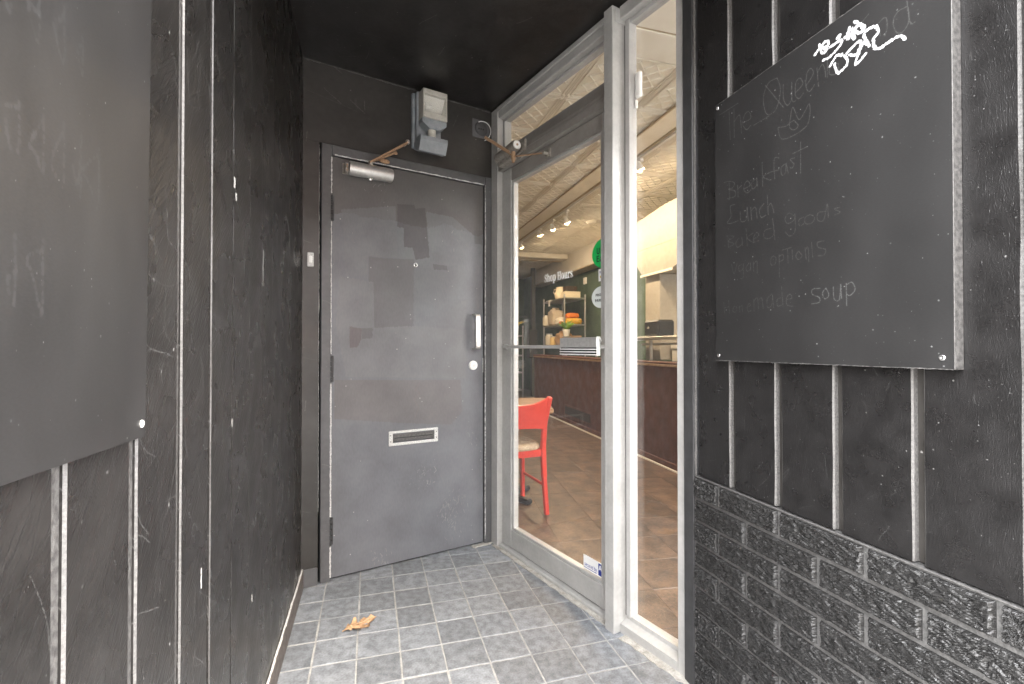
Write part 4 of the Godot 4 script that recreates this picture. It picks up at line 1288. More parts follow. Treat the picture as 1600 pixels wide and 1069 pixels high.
func shop_shell() -> void:
	# floor: square tiles, turned a little
	var o := setting("shop_floor", Vector3(2.2, -0.05, -6))
	var turn := deg_to_rad(8.0)
	var p := 0.305
	var meshes := []
	for k in 4:
		var b := MB.new()
		b.box(Vector3(-p / 2 + 0.0012, -0.008, -p / 2 + 0.0012), Vector3(p / 2 - 0.0012, 0.0, p / 2 - 0.0012), 0.0012)
		meshes.append(b.mesh(M.shop_tiles[k]))
	var edge := PackedVector2Array()
	for l in [Vector3(0.11, 0, -0.02), Vector3(0.11, 0, 1.42)]:
		var w: Vector3 = FG * l
		edge.append(Vector2(w.x, w.z))
	edge.append_array([Vector2(1.25, -1.36), Vector2(2.75, -1.36), Vector2(2.92, -8.5), Vector2(2.92, -9.6), Vector2(0.78, -9.6), Vector2(0.78, -2.8)])
	var bm := MB.new()
	bm.prism(edge, -0.2, 0.0045)
	part(o, "bed", bm.mesh(M.shop_joint))
	for i in range(-16, 30):
		for j in range(-46, 10):
			var c := Vector2(0.2, -2.0) + Vector2(i * p, j * p).rotated(turn)
			if c.x < 0.3 or c.x > 3.2 or c.y < -9.9 or c.y > -0.9:
				continue
			# only where the glass lets one see it
			if c.x < 0.215 * -c.y - 0.1:
				continue
			var sq := PackedVector2Array()
			for q in [Vector2(-1, -1), Vector2(1, -1), Vector2(1, 1), Vector2(-1, 1)]:
				sq.append(c + (q * (p / 2 - 0.0012)).rotated(turn))
			var pieces := Geometry2D.intersect_polygons(sq, edge)
			if pieces.is_empty():
				continue
			if pieces.size() == 1 and pieces[0].size() == 4 and absf(pieces[0][0].distance_to(pieces[0][1]) - (p - 0.0024)) < 0.002 and absf(pieces[0][1].distance_to(pieces[0][2]) - (p - 0.0024)) < 0.002:
				part(o, "tile", meshes[rng.randi() % 4], Vector3(c.x, rng.randf_range(0.007, 0.008), c.y), Basis(Vector3.UP, -turn + PI / 2 * (rng.randi() % 4)))
			else:
				for pc in pieces:
					var b := MB.new()
					b.prism(pc, 0.001, 0.0075, 0.0)
					part(o, "tile", b.mesh(M.shop_tiles[rng.randi() % 4]))
	boxpart(o, "back_floor", Vector3(0.78, 0.0, BACK), Vector3(SIDE, 0.006, -9.602), M.shop_tiles[1])
	boxpart(o, "kitchen_floor", Vector3(2.93, 0.0, -9.6), Vector3(SIDE, 0.006, -0.62), M.shop_tiles[0])
	boxpart(o, "front_floor", Vector3(1.26, 0.0, -1.355), Vector3(2.925, 0.006, -0.62), M.shop_tiles[2])
	# ceiling of pressed tin panels
	var c := setting("shop_ceiling", Vector3(2.2, ROOM, -6))
	boxpart(c, "deck", Vector3(0.6, ROOM + 0.012, BACK - 0.1), Vector3(SIDE + 0.15, ROOM + 0.3, -0.55), M.ceiling_plain)
	var tin := tin_panel()
	for i in 7:
		for j in 11:
			var x := 0.46 + 0.61 * i
			var z := -3.0 - 0.61 * j
			if x < 0.2 * -z - 0.4:
				continue
			part(c, "tin_panel", tin, Vector3(x, ROOM, z), Basis(Vector3.UP, PI / 2 * ((i + j) % 2)))
	for i in 7:
		for j in 4:
			var x := 0.46 + 0.61 * i
			var z := -9.66 - 0.61 * j
			if x > 2.0:
				part(c, "tin_panel", tin, Vector3(x, ROOM - 0.02, z))
	boxpart(c, "plain_strip", Vector3(0.75, ROOM - 0.012, -2.43), Vector3(SIDE, ROOM + 0.011, -0.6), M.ceiling_plain, 0.002)
	boxpart(c, "plain_strip", Vector3(0.75, ROOM - 0.012, -2.695), Vector3(SIDE, ROOM + 0.011, -2.452), M.ceiling_plain, 0.002)
	boxpart(c, "groove", Vector3(0.75, ROOM - 0.004, -2.452), Vector3(SIDE, ROOM + 0.011, -2.43), M.moulding)
	boxpart(c, "beam", Vector3(2.24, ROOM - 0.008, -8.9), Vector3(2.45, ROOM - 0.001, -2.697), M.ceiling, 0.008)
	boxpart(c, "beam_edge", Vector3(2.4502, ROOM - 0.022, -8.9), Vector3(2.472, ROOM - 0.001, -2.697), M.moulding, 0.004)
	boxpart(c, "beam_edge", Vector3(2.222, ROOM - 0.018, -8.9), Vector3(2.2398, ROOM - 0.001, -2.697), M.moulding, 0.004)
	boxpart(c, "cross_beam", Vector3(0.8, ROOM - 0.1, -9.2), Vector3(SIDE - 0.275, ROOM - 0.001, -8.902), M.ceiling, 0.01)
	boxpart(c, "cross_beam_edge", Vector3(0.8, ROOM - 0.115, -9.22), Vector3(SIDE - 0.275, ROOM - 0.1002, -9.15), M.moulding, 0.004)
	# walls
	var gw := thing("shop_wall", "dark green wall behind the shelves inside the shop", "wall", Vector3(SIDE, 0, -6))
	boxpart(gw, "plaster", Vector3(SIDE, -0.2, BACK - 0.1), Vector3(SIDE + 0.15, ROOM + 0.3, -0.55), M.green_wall)
	var bw := thing("shop_wall", "far back wall of the shop beyond the counter", "wall", Vector3(2, 0, BACK))
	boxpart(bw, "plaster", Vector3(0.6, -0.2, BACK - 0.12), Vector3(SIDE - 0.002, ROOM + 0.01, BACK), M.green_wall)
	var lw := thing("shop_wall", "cream partition wall inside the shop behind the black door", "wall", Vector3(0.7, 0, -7))
	boxpart(lw, "plaster", Vector3(0.60, -0.2, BACK - 0.002), Vector3(0.72, ROOM + 0.01, -2.9), M.cream_wall)
	# the front of the building at the pavement
	var f := thing("shop_facade", "black shop facade with a wide display window at the pavement", "facade", Vector3(1.5, -0.06, FRONT - 0.05))
	boxpart(f, "fascia", Vector3(-4.0, SOFFIT + 0.252, FRONT - 0.16), Vector3(5.0, 4.6, FRONT), M.wall_paint, 0.004)
	boxpart(f, "wall_end", Vector3(-4.0, -0.06, FRONT - 0.12), Vector3(-0.552, SOFFIT + 0.25, -0.42), M.wall_paint, 0.004)
	boxpart(f, "stall_riser", Vector3(1.24, -0.06, FRONT - 0.12), Vector3(SIDE + 0.15, 0.55, FRONT), M.wall_paint, 0.004)
	boxpart(f, "window_head", Vector3(1.24, 2.75, FRONT - 0.12), Vector3(SIDE + 0.15, SOFFIT + 0.25, FRONT), M.wall_paint, 0.004)
	boxpart(f, "wall_end", Vector3(SIDE + 0.152, -0.06, FRONT - 0.12), Vector3(5.0, SOFFIT + 0.25, FRONT), M.wall_paint, 0.004)
	boxpart(f, "window_pane", Vector3(1.3, 0.55, FRONT - 0.07), Vector3(SIDE + 0.1, 2.75, FRONT - 0.064), M.pane)
	for x in [1.24, 2.5, SIDE + 0.09]:
		boxpart(f, "window_post", Vector3(x, 0.55, FRONT - 0.1), Vector3(x + 0.06, 2.75, FRONT - 0.03), M.alu, 0.003)
	var rf := thing("shop_inner_wall", "inside face of the wall behind the black planks", "wall", Vector3(1.22, 0, -0.95))
	boxpart(rf, "plaster", Vector3(1.222, -0.2, -1.385), Vector3(1.238, ROOM, FRONT - 0.01), M.cream_wall)
	boxpart(rf, "header", Vector3(0.72, 2.56, -2.9), Vector3(0.74, ROOM, -2.75), M.cream_wall)
	var hd := thing("shop_header", "white bulkhead inside above the glass door", "bulkhead", Vector3(0.1, 2.56, 0.7), FG)
	boxpart(hd, "board", Vector3(0.022, 2.542, -0.1), Vector3(0.1, ROOM + 0.01, 1.5), M.ceiling_plain)

func tin_panel() -> ArrayMesh:
	var b := MB.new()
	var h := 0.304
	b.quad(Vector3(-h, 0.008, -h), Vector3(h, 0.008, -h), Vector3(h, 0.008, h), Vector3(-h, 0.008, h), Vector3.DOWN)
	# raised frame
	for s in [[-h, -h, h, -h + 0.012], [-h, h - 0.012, h, h], [-h, -h + 0.012, -h + 0.012, h - 0.012], [h - 0.012, -h + 0.012, h, h - 0.012]]:
		b.box(Vector3(s[0], -0.001, s[1]), Vector3(s[2], 0.0078, s[3]), 0.003)
	# lattice of beads at 45 degrees over the inner field
	var q := 0.25
	var k := -0.36
	while k < 0.37:
		for sgn in [1.0, -1.0]:
			# line x * sgn + z = k within the square q
			var x0: float = maxf(-q, (k - q)) if sgn > 0 else maxf(-q, -(k + q))
			var x1: float = minf(q, (k + q)) if sgn > 0 else minf(q, -(k - q))
			if x1 - x0 < 0.02:
				continue
			var p := Vector3(x0, 0.0078, k - sgn * x0); var e := Vector3(x1, 0.0078, k - sgn * x1)
			var n := (e - p).normalized().cross(Vector3.UP) * 0.0045
			var d := Vector3(0, -0.0075, 0)
			b.quad(p - n, e - n, e + d, p + d, Vector3.DOWN - n * 100.0)
			b.quad(p + n, e + n, e + d, p + d, Vector3.DOWN + n * 100.0)
		k += 0.12
	# two ripples round the lattice and a boss at each corner
	for r in [0.268]:
		for s in 4:
			var t := Transform3D(Basis(Vector3.UP, PI / 2 * s), Vector3.ZERO)
			b.box(Vector3(-r, -0.002, r), Vector3(r, 0.0079, r + 0.011), 0.004, t)
	for x in [-0.285, 0.285]:
		for z in [-0.285, 0.285]:
			b.ball(Vector3(x, 0.006, z), Vector3(0.018, 0.012, 0.018), 10)
	return b.mesh(M.ceiling)

func shop_counter() -> void:
	# frame along the counter front: s runs away from the street
	var fc := Transform3D(Basis(Vector3.UP, deg_to_rad(-2.77)), Vector3(2.678, 0, -3.776))
	var o := thing("counter", "long dark brown panelled counter inside the shop", "counter", Vector3(0.05, 0, -1.2), fc)
	boxpart(o, "core", Vector3(0.012, 0.0, -4.66), Vector3(0.14, 0.985, 2.6), M.brown_dark)
	var zs := [2.6, 1.55, 0.4, -0.75, -1.91, -3.07, -4.66]
	for k in zs.size() - 1:
		boxpart(o, "panel", Vector3(0.0, 0.075, zs[k + 1] + 0.002), Vector3(0.0118, 0.962, zs[k] - 0.002), M.brown_panel, 0.002)
	boxpart(o, "base_rail", Vector3(-0.012, 0.022, -4.66), Vector3(0.0118, 0.0745, 2.6), M.brown_panel, 0.004)
	boxpart(o, "floor_strip", Vector3(-0.026, 0.0, -4.66), Vector3(0.0118, 0.0215, 2.6), M.cream_wall, 0.004)
	boxpart(o, "top_lip", Vector3(-0.02, 0.9622, -4.68), Vector3(0.0118, 0.986, 2.6), M.wood_lip, 0.004)
	boxpart(o, "top", Vector3(-0.02, 0.9862, -4.68), Vector3(0.17, 1.008, 2.6), M.brown_panel, 0.006)
	var g := boxpart(o, "grille", Vector3(-0.006, 0.125, -3.02), Vector3(-0.0004, 0.285, -1.97), M.brown_panel, 0.002)
	boxpart(g, "recess", Vector3(-0.0085, 0.148, -2.98), Vector3(-0.0062, 0.262, -2.01), M.brown_dark)
	for y in [0.16, 0.18, 0.2, 0.22, 0.24]:
		boxpart(g, "slat", Vector3(-0.0105, y, -2.975), Vector3(-0.0087, y + 0.008, -2.015), M.brown_dark)
	# raised steel serving shelf on the counter
	var s := thing("serving_shelf", "steel serving shelf on posts above the brown counter", "shelf", Vector3(0.2, 1.0, -0.6), fc)
	boxpart(s, "top", Vector3(0.02, 1.225, -2.1), Vector3(0.36, 1.255, 1.2), M.steel, 0.004)
	boxpart(s, "lower_rail", Vector3(0.18, 1.168, -1.0), Vector3(0.2, 1.19, 1.2), M.steel, 0.003)
	for z in [-2.05, -1.33, -0.66, 0.1, 0.9]:
		boxpart(s, "post", Vector3(0.08, 1.0085, z), Vector3(0.11, 1.2248, z + 0.03), M.steel, 0.004)
	var t := thing("toaster", "black toaster on the steel serving shelf", "toaster", Vector3(0.2, 1.255, -0.72), fc)
	boxpart(t, "case", Vector3(0.1, 1.2555, -0.8), Vector3(0.3, 1.43, -0.52), M.black_iron, 0.02)
	boxpart(t, "slot", Vector3(0.14, 1.4302, -0.75), Vector3(0.17, 1.4325, -0.57), M.dark)
	boxpart(t, "lever", Vector3(0.08, 1.34, -0.7), Vector3(0.0998, 1.36, -0.66), M.chrome, 0.003)

func rack(called: String, label: String, x0: float, x1: float, z0: float, z1: float, shelves: Array, high: float) -> Node3D:
	var o := thing(called, label, "shelving", Vector3((x0 + x1) / 2, 0.006, (z0 + z1) / 2), Transform3D(), "wire shelving units")
	for x in [x0, x1]:
		for z in [z0, z1]:
			var b := MB.new()
			b.tube([Vector3(x, 0.006, z), Vector3(x, high, z)], [0.016], 10)
			part(o, "post", b.mesh(M.steel))
	for y in shelves:
		var b := MB.new()
		b.box(Vector3(x0, y - 0.03, z0), Vector3(x0 + 0.012, y, z1), 0.003)
		b.box(Vector3(x1 - 0.012, y - 0.03, z0), Vector3(x1, y, z1), 0.003)
		b.box(Vector3(x0 + 0.0122, y - 0.03, z0), Vector3(x1 - 0.0122, y, z0 + 0.012), 0.003)
		b.box(Vector3(x0 + 0.0122, y - 0.03, z1 - 0.012), Vector3(x1 - 0.0122, y, z1), 0.003)
		var n := int((z1 - z0) / 0.05)
		for k in n:
			var z := lerpf(z0 + 0.02, z1 - 0.02, (k + 0.5) / n)
			b.box(Vector3(x0 + 0.0122, y - 0.012, z - 0.008), Vector3(x1 - 0.0122, y - 0.002, z + 0.008))
		part(o, "shelf", b.mesh(M.steel))
	return o

# A filled bag: a squashed, lumpy, closed form standing on y = p.y.
func bag(called: String, label: String, category: String, p: Vector3, size: Vector3, m: Material, sd: int) -> void:
	var n := FastNoiseLite.new()
	n.seed = sd
	n.frequency = 1.3
	var b := MB.new()
	var seg := 18
	var f := func(i: int, k: int) -> Vector3:
		var a: float = PI * i / 10.0 - PI / 2
		var t: float = TAU * k / seg
		var d := Vector3(signf(cos(t)) * pow(absf(cos(t)), 0.6) * pow(maxf(cos(a), 0.0), 0.5), signf(sin(a)) * pow(absf(sin(a)), 0.7), signf(sin(t)) * pow(absf(sin(t)), 0.6) * pow(maxf(cos(a), 0.0), 0.5))
		d *= 1.0 + 0.22 * n.get_noise_3dv(d * 1.5)
		return Vector3(d.x * size.x, maxf(d.y + 0.9, 0.0) * size.y, d.z * size.z) * 0.5
	for i in 10:
		for k in seg:
			var q := [f.call(i, k), f.call(i, k + 1), f.call(i + 1, k + 1), f.call(i + 1, k)]
			var c: Vector3 = (q[0] + q[2]) / 2.0 - Vector3(0, size.y * 0.4, 0)
			b.tri(q[0], q[1], q[2], c); b.tri(q[0], q[2], q[3], c)
	var o := thing(called, label, category, p)
	part(o, "body", b.mesh(m), p)
	var e := MB.new()   # folded top
	e.box(Vector3(-size.x * 0.28, size.y * 0.9, -size.z * 0.04), Vector3(size.x * 0.28, size.y * 1.06, size.z * 0.04), 0.01)
	part(o, "folded_top", e.mesh(m), p)

func carton(called: String, label: String, lo: Vector3, hi: Vector3, m: Material) -> void:
	var o := thing(called, label, "box", Vector3((lo.x + hi.x) / 2, lo.y, (lo.z + hi.z) / 2))
	boxpart(o, "body", lo, hi - Vector3(0, 0.012, 0), m, 0.004)
	boxpart(o, "lid", Vector3(lo.x - 0.003, hi.y - 0.0118, lo.z - 0.003), hi + Vector3(0.003, 0, 0.003), m, 0.004)

func jar(label: String, p: Vector3, r: float, h: float, m: Material) -> void:
	var o := thing("jar", label, "jar", p)
	var b := MB.new()
	b.lathe([Vector2(0, 0), Vector2(r * 0.9, 0), Vector2(r, 0.02), Vector2(r, h * 0.75), Vector2(r * 0.75, h * 0.88), Vector2(r * 0.75, h * 0.9)], Transform3D(Basis(), p), 18)
	part(o, "body", b.mesh(m))
	b = MB.new()
	b.lathe([Vector2(r * 0.8, h * 0.9), Vector2(r * 0.8, h), Vector2(0, h)], Transform3D(Basis(), p), 18)
	part(o, "lid", b.mesh(M.steel))

func plant(label: String, p: Vector3, tall: float, leaf: Material, sd: int) -> void:
	var o := thing("potted_plant", label, "plant", p)
	var g := RandomNumberGenerator.new()
	g.seed = sd
	var b := MB.new()
	b.lathe([Vector2(0, 0), Vector2(0.05, 0), Vector2(0.07, 0.12), Vector2(0.062, 0.12), Vector2(0.058, 0.1), Vector2(0, 0.1)], Transform3D(Basis(), p), 16)
	part(o, "pot", b.mesh(M.white_paint))
	b = MB.new()
	for k in 46:
		var a := g.randf() * TAU
		var tilt := g.randf_range(0.1, 0.75)
		var d := Vector3(cos(a) * sin(tilt), cos(tilt), sin(a) * sin(tilt))
		var s := d.cross(Vector3(cos(a + 1.4), 0.2, sin(a + 1.4))).normalized() * g.randf_range(0.012, 0.022)
		var q := p + Vector3(0, 0.1, 0)
		var l := tall * g.randf_range(0.5, 1.0)
		var mid := q + d * l * 0.6
		var tip := q + d * l + Vector3(cos(a), -0.5, sin(a)) * l * 0.2
		b.tri(q, mid + s, mid - s, Vector3(cos(a), 0.6, sin(a)))
		b.tri(tip, mid + s, mid - s, Vector3(cos(a), 0.6, sin(a)))
	part(o, "leaves", b.mesh(leaf))

func shop_kitchen() -> void:
	# soffit over the kitchen
	var o := thing("kitchen_bulkhead", "cream bulkhead running along the top of the green wall", "bulkhead", Vector3(3.9, 2.62, -8))
	boxpart(o, "face", Vector3(3.78, 2.64, -11.2), Vector3(3.8, ROOM - 0.002, -5.6), M.cream_wall, 0.003)
	boxpart(o, "underside", Vector3(3.78, 2.62, -11.2), Vector3(SIDE - 0.002, 2.638, -5.6), M.moulding)
	boxpart(o, "end", Vector3(3.802, 2.64, -5.62), Vector3(SIDE - 0.002, ROOM - 0.002, -5.6), M.cream_wall)
	boxpart(o, "joint", Vector3(3.776, 2.645, -7.62), Vector3(3.7798, ROOM - 0.004, -7.6), M.moulding)
	# extractor hood: rounded plenum, tapering throat, square trunk
	var h := thing("extractor_hood", "large cream extractor duct with rounded top above the counter", "hood", Vector3(3.5, 1.0, -4.6))
	var prof := PackedVector2Array()
	prof.append(Vector2(-5.34, 2.3))
	for k in 9:
		var a := PI - PI / 2 * k / 8.0
		prof.append(Vector2(-5.06 + 0.3 * cos(a), 2.37 + 0.3 * sin(a)))
	prof.append(Vector2(-4.6, 2.72))
	prof.append(Vector2(-3.6, 2.74))
	prof.append(Vector2(-3.6, 2.3))
	var b := MB.new()
	b.extrude(prof, Transform3D(Basis(Vector3(0, 0, 1), Vector3(0, 1, 0), Vector3(-1, 0, 0)), Vector3(4.04, 0, 0)), 0.94)
	part(h, "plenum", b.mesh(M.hood))
	b = MB.new()
	b.extrude(PackedVector2Array([Vector2(-5.34, 2.298), Vector2(-3.6, 2.298), Vector2(-4.5, 1.99), Vector2(-5.06, 1.99)]), Transform3D(Basis(Vector3(0, 0, 1), Vector3(0, 1, 0), Vector3(-1, 0, 0)), Vector3(4.04, 0, 0)), 0.938)
	part(h, "throat", b.mesh(M.hood))
	b = MB.new()
	b.box(Vector3(3.14, 1.0, -5.06), Vector3(4.04, 1.988, -4.76), 0.006)
	part(h, "trunk", b.mesh(M.hood))
	var rim := MB.new()
	rim.box(Vector3(3.09, 1.972, -5.09), Vector3(3.1018, 2.0, -4.46), 0.004)
	part(h, "rim", rim.mesh(M.ceiling_plain))
	var by := thing("storage_chest", "pale chest freezer against the wall right of the hood", "freezer", Vector3(3.5, 0.006, -4.2))
	boxpart(by, "body", Vector3(3.25, 0.006, -4.7), Vector3(4.04, 1.12, -3.2), M.white_paint, 0.01)
	boxpart(by, "lid", Vector3(3.24, 1.1202, -4.71), Vector3(4.04, 1.18, -3.19), M.white_paint, 0.012)
	# wire rack with stores
	rack("wire_rack", "tall wire shelving unit with bags and boxes before green wall", 3.4, 3.81, -9.27, -8.18, [0.35, 1.16, 1.57, 2.06], 2.12)
	var paper := mat(Color(0.42, 0.27, 0.15), 0.8)
	var cream := mat(Color(0.72, 0.64, 0.48), 0.6)
	var clear := mat(Color(0.62, 0.58, 0.5), 0.25)
	var j := thing("jug", "cream jug on the top shelf", "jug", Vector3(3.55, 2.06, -8.72))
	b = MB.new()
	b.lathe([Vector2(0, 0), Vector2(0.09, 0.0), Vector2(0.115, 0.04), Vector2(0.125, 0.11), Vector2(0.1, 0.19), Vector2(0.09, 0.22), Vector2(0.1, 0.245), Vector2(0.09, 0.24), Vector2(0.075, 0.2), Vector2(0, 0.19)], Transform3D(Basis(), Vector3(3.55, 2.0605, -8.72)), 24)
	part(j, "body", b.mesh(cream))
	b = MB.new()
	b.tube([Vector3(3.5, 2.27, -8.8), Vector3(3.47, 2.28, -8.87), Vector3(3.47, 2.22, -8.9), Vector3(3.5, 2.15, -8.82)], [0.012], 8)
	part(j, "handle", b.mesh(cream))
	var cl := thing("cloth", "crumpled pale cloth draped on the top shelf beside the jug", "cloth", Vector3(3.45, 2.06, -9.0))
	b = MB.new()
	b.box(Vector3(3.395, 2.061, -9.15), Vector3(3.52, 2.075, -8.88), 0.005)
	b.box(Vector3(3.385, 1.95, -8.98), Vector3(3.3945, 2.07, -8.9), 0.003)
	part(cl, "fold", b.mesh(M.white_paint))
	carton("storage_box", "cream box on the top shelf beside the jug", Vector3(3.45, 2.061, -8.5), Vector3(3.75, 2.18, -8.25), cream)
	var wk := thing("basket", "dark woven basket on top of the cream box", "basket", Vector3(3.6, 2.18, -8.37))
	boxpart(wk, "base", Vector3(3.48, 2.1805, -8.46), Vector3(3.7, 2.19, -8.28), M.black_iron, 0.004)
	for k in 4:
		b = MB.new()
		var y := 2.195 + k * 0.022
		for s in [[Vector3(3.48, y, -8.46), Vector3(3.492, y + 0.016, -8.28)], [Vector3(3.688, y, -8.46), Vector3(3.7, y + 0.016, -8.28)], [Vector3(3.4925, y, -8.46), Vector3(3.6875, y + 0.016, -8.448)], [Vector3(3.4925, y, -8.292), Vector3(3.6875, y + 0.016, -8.28)]]:
			b.box(s[0], s[1], 0.003)
		part(wk, "band", b.mesh(mat(Color(0.07, 0.045, 0.03), 0.7)))
	bag("flour_bag", "pale cloth bag standing on the left of the middle shelf", "bag", Vector3(3.55, 1.571, -9.0), Vector3(0.26, 0.34, 0.4), mat(Color(0.5, 0.42, 0.32), 0.8), 1)
	bag("snack_bag", "orange bag on the middle shelf", "bag", Vector3(3.6, 1.69, -8.32), Vector3(0.26, 0.09, 0.2), mat(Color(0.75, 0.2, 0.02), 0.45), 2)
	bag("snack_bag", "yellow bag under the orange bag on the middle shelf", "bag", Vector3(3.62, 1.571, -8.32), Vector3(0.34, 0.12, 0.24), mat(Color(0.72, 0.42, 0.04), 0.45), 3)
	bag("bread_bag", "white bag left of the yellow bag on the middle shelf", "bag", Vector3(3.52, 1.571, -8.62), Vector3(0.22, 0.14, 0.26), mat(Color(0.75, 0.7, 0.6), 0.5), 4)
	bag("sauce_packet", "small red packet among the shelf bags", "packet", Vector3(3.44, 1.571, -8.44), Vector3(0.07, 0.06, 0.08), mat(Color(0.6, 0.04, 0.03), 0.5), 5)
	bag("paper_bag", "large brown paper bag on the lower shelf", "bag", Vector3(3.56, 1.161, -8.62), Vector3(0.3, 0.28, 0.34), paper, 6)
	carton("storage_box", "brown carton on the lower shelf", Vector3(3.46, 1.161, -8.42), Vector3(3.76, 1.36, -8.22), paper)
	jar("large glass jar of white goods left of the tall shelving", Vector3(3.42, 1.571, -9.2), 0.07, 0.22, clear)
	jar("glass jar of flour on the lower shelf", Vector3(3.46, 1.161, -9.12), 0.08, 0.26, clear)
	jar("yellow topped jar on the lower shelf", Vector3(3.46, 1.161, -8.9), 0.07, 0.2, mat(Color(0.7, 0.5, 0.2), 0.4))
	plant("green herb in a white pot before the tall shelving", Vector3(3.34, 1.34, -7.95), 0.24, mat(Color(0.16, 0.3, 0.03), 0.6), 7)
	var st := thing("plant_stand", "thin steel stand under the potted herb", "stand", Vector3(3.34, 0.006, -7.95))
	b = MB.new()
	b.lathe([Vector2(0, 0.006), Vector2(0.12, 0.006), Vector2(0.12, 0.02), Vector2(0.016, 0.03), Vector2(0.016, 1.32), Vector2(0.08, 1.326), Vector2(0.08, 1.339), Vector2(0, 1.339)], Transform3D(Basis(), Vector3(3.34, 0, -7.95)), 16)
	part(st, "column", b.mesh(M.steel))
	var th := thing("thermostat", "small white thermostat on the green wall", "thermostat", Vector3(SIDE, 2.38, -8.66))
	boxpart(th, "case", Vector3(SIDE - 0.03, 2.38, -8.72), Vector3(SIDE - 0.0005, 2.51, -8.6), M.white_plastic, 0.008)
	boxpart(th, "dial", Vector3(SIDE - 0.034, 2.41, -8.69), Vector3(SIDE - 0.0302, 2.45, -8.63), M.ceiling_plain, 0.002)
	# far end
	var post := thing("steel_post", "dark grey post from floor to ceiling at the far end", "post", Vector3(3.62, 0.006, -10.6))
	boxpart(post, "shaft", Vector3(3.575, 0.006, -10.65), Vector3(3.665, ROOM - 0.02, -10.56), mat(Color(0.1, 0.105, 0.1), 0.5), 0.006)
	boxpart(post, "base_box", Vector3(3.5, 0.9, -10.7), Vector3(3.69, 1.55, -10.51), mat(Color(0.08, 0.085, 0.085), 0.5), 0.006)
	var pass_through := thing("wall_panel", "cream panel on the far back wall", "panel", Vector3(3.3, 1.4, BACK))
	boxpart(pass_through, "board", Vector3(3.2, 1.62, BACK + 0.002), Vector3(3.72, 2.2, BACK + 0.03), M.cream_wall, 0.004)
	boxpart(pass_through, "ledge", Vector3(3.15, 2.2002, BACK + 0.002), Vector3(3.78, 2.26, BACK + 0.1), M.brown_dark, 0.004)
	rack("wire_rack", "low shelving unit with cartons at the far end", 2.55, 3.1, -10.5, -9.75, [0.25, 0.62, 0.98, 1.4], 1.6)
	carton("storage_box", "white carton on the low far shelf", Vector3(2.62, 0.981, -10.3), Vector3(3.02, 1.08, -9.85), M.white_paint)
	carton("storage_box", "pale carton lying under the white carton", Vector3(2.62, 0.621, -10.3), Vector3(2.92, 0.86, -9.85), cream)
	carton("storage_box", "dark green crate on the lowest far shelf", Vector3(2.65, 0.251, -10.3), Vector3(3.0, 0.5, -9.82), mat(Color(0.08, 0.12, 0.09), 0.6))
	jar("red lidded jar beside the pale carton", Vector3(3.0, 0.621, -10.0), 0.06, 0.2, mat(Color(0.5, 0.08, 0.06), 0.4))
	plant("yellow flowers in a white pot at the far end", Vector3(2.98, 1.401, -10.1), 0.36, mat(Color(0.55, 0.42, 0.03), 0.6), 9)

func shop_lights() -> void:
	var o := thing("track_light", "ceiling track with small warm spotlights over the counter, front ones added out of view", "track light", Vector3(2.5, ROOM - 0.1, -5.4))
	boxpart(o, "track", Vector3(2.473, ROOM - 0.04, -8.8), Vector3(2.503, ROOM - 0.013, -1.2), M.white_paint, 0.003)
	var glow := mat(Color(1, 0.86, 0.62), 0.4)
	glow.emission_enabled = true
	glow.emission = Color(1.0, 0.84, 0.58)
	glow.emission_energy_multiplier = 0.8
	for q in [[2.87, -1.6], [2.87, -2.4], [2.87, -3.2], [2.87, -4.1], [2.895, -4.81], [2.80, -5.9], [2.83, -6.4], [2.87, -6.95], [2.87, -7.9]]:  # heads nearest the street are added, unseen, to light the front ceiling
		var x := 2.488
		var b := MB.new()
		b.tube([Vector3(x, ROOM - 0.03, q[1]), Vector3(x, q[0] + 0.06, q[1])], [0.007], 8)
		b.box(Vector3(x - 0.02, ROOM - 0.07, q[1] - 0.04), Vector3(x + 0.02, ROOM - 0.0405, q[1] + 0.04), 0.006)
		b.lathe([Vector2(0.0, 0.075), Vector2(0.018, 0.07), Vector2(0.03, 0.03), Vector2(0.04, -0.014), Vector2(0.037, -0.013), Vector2(0.026, 0.03), Vector2(0.0, 0.05)], Transform3D(Basis(Vector3(0, 0, 1), 0.35), Vector3(x, q[0], q[1])), 14)
		var hd := part(o, "spotlight", b.mesh(M.white_paint))
		b = MB.new()
		b.ball(Vector3(x + 0.005, q[0] - 0.008, q[1]), Vector3(0.027, 0.036, 0.027), 14)
		part(hd, "bulb", b.mesh(glow))
		var l := OmniLight3D.new()
		l.name = "spot_glow"
		l.light_color = Color(1.0, 0.88, 0.71)
		l.light_energy = LAMP
		l.light_size = 0.02
		l.omni_range = 14.0
		l.omni_attenuation = 2.0
		l.shadow_enabled = true
		add_child(l, true)
		l.position = Vector3(x + 0.004, q[0] + 0.002, q[1])
	var d := thing("smoke_alarm", "round cream smoke alarm on the tin ceiling", "alarm", Vector3(3.12, ROOM - 0.04, -6.47))
	var b := MB.new()
	b.lathe([Vector2(0.085, 0.0), Vector2(0.085, -0.012), Vector2(0.06, -0.035), Vector2(0.03, -0.036), Vector2(0.028, -0.03), Vector2(0, -0.03)], Transform3D(Basis(), Vector3(3.12, ROOM - 0.002, -6.47)), 24)
	part(d, "case", b.mesh(M.ceiling_plain))

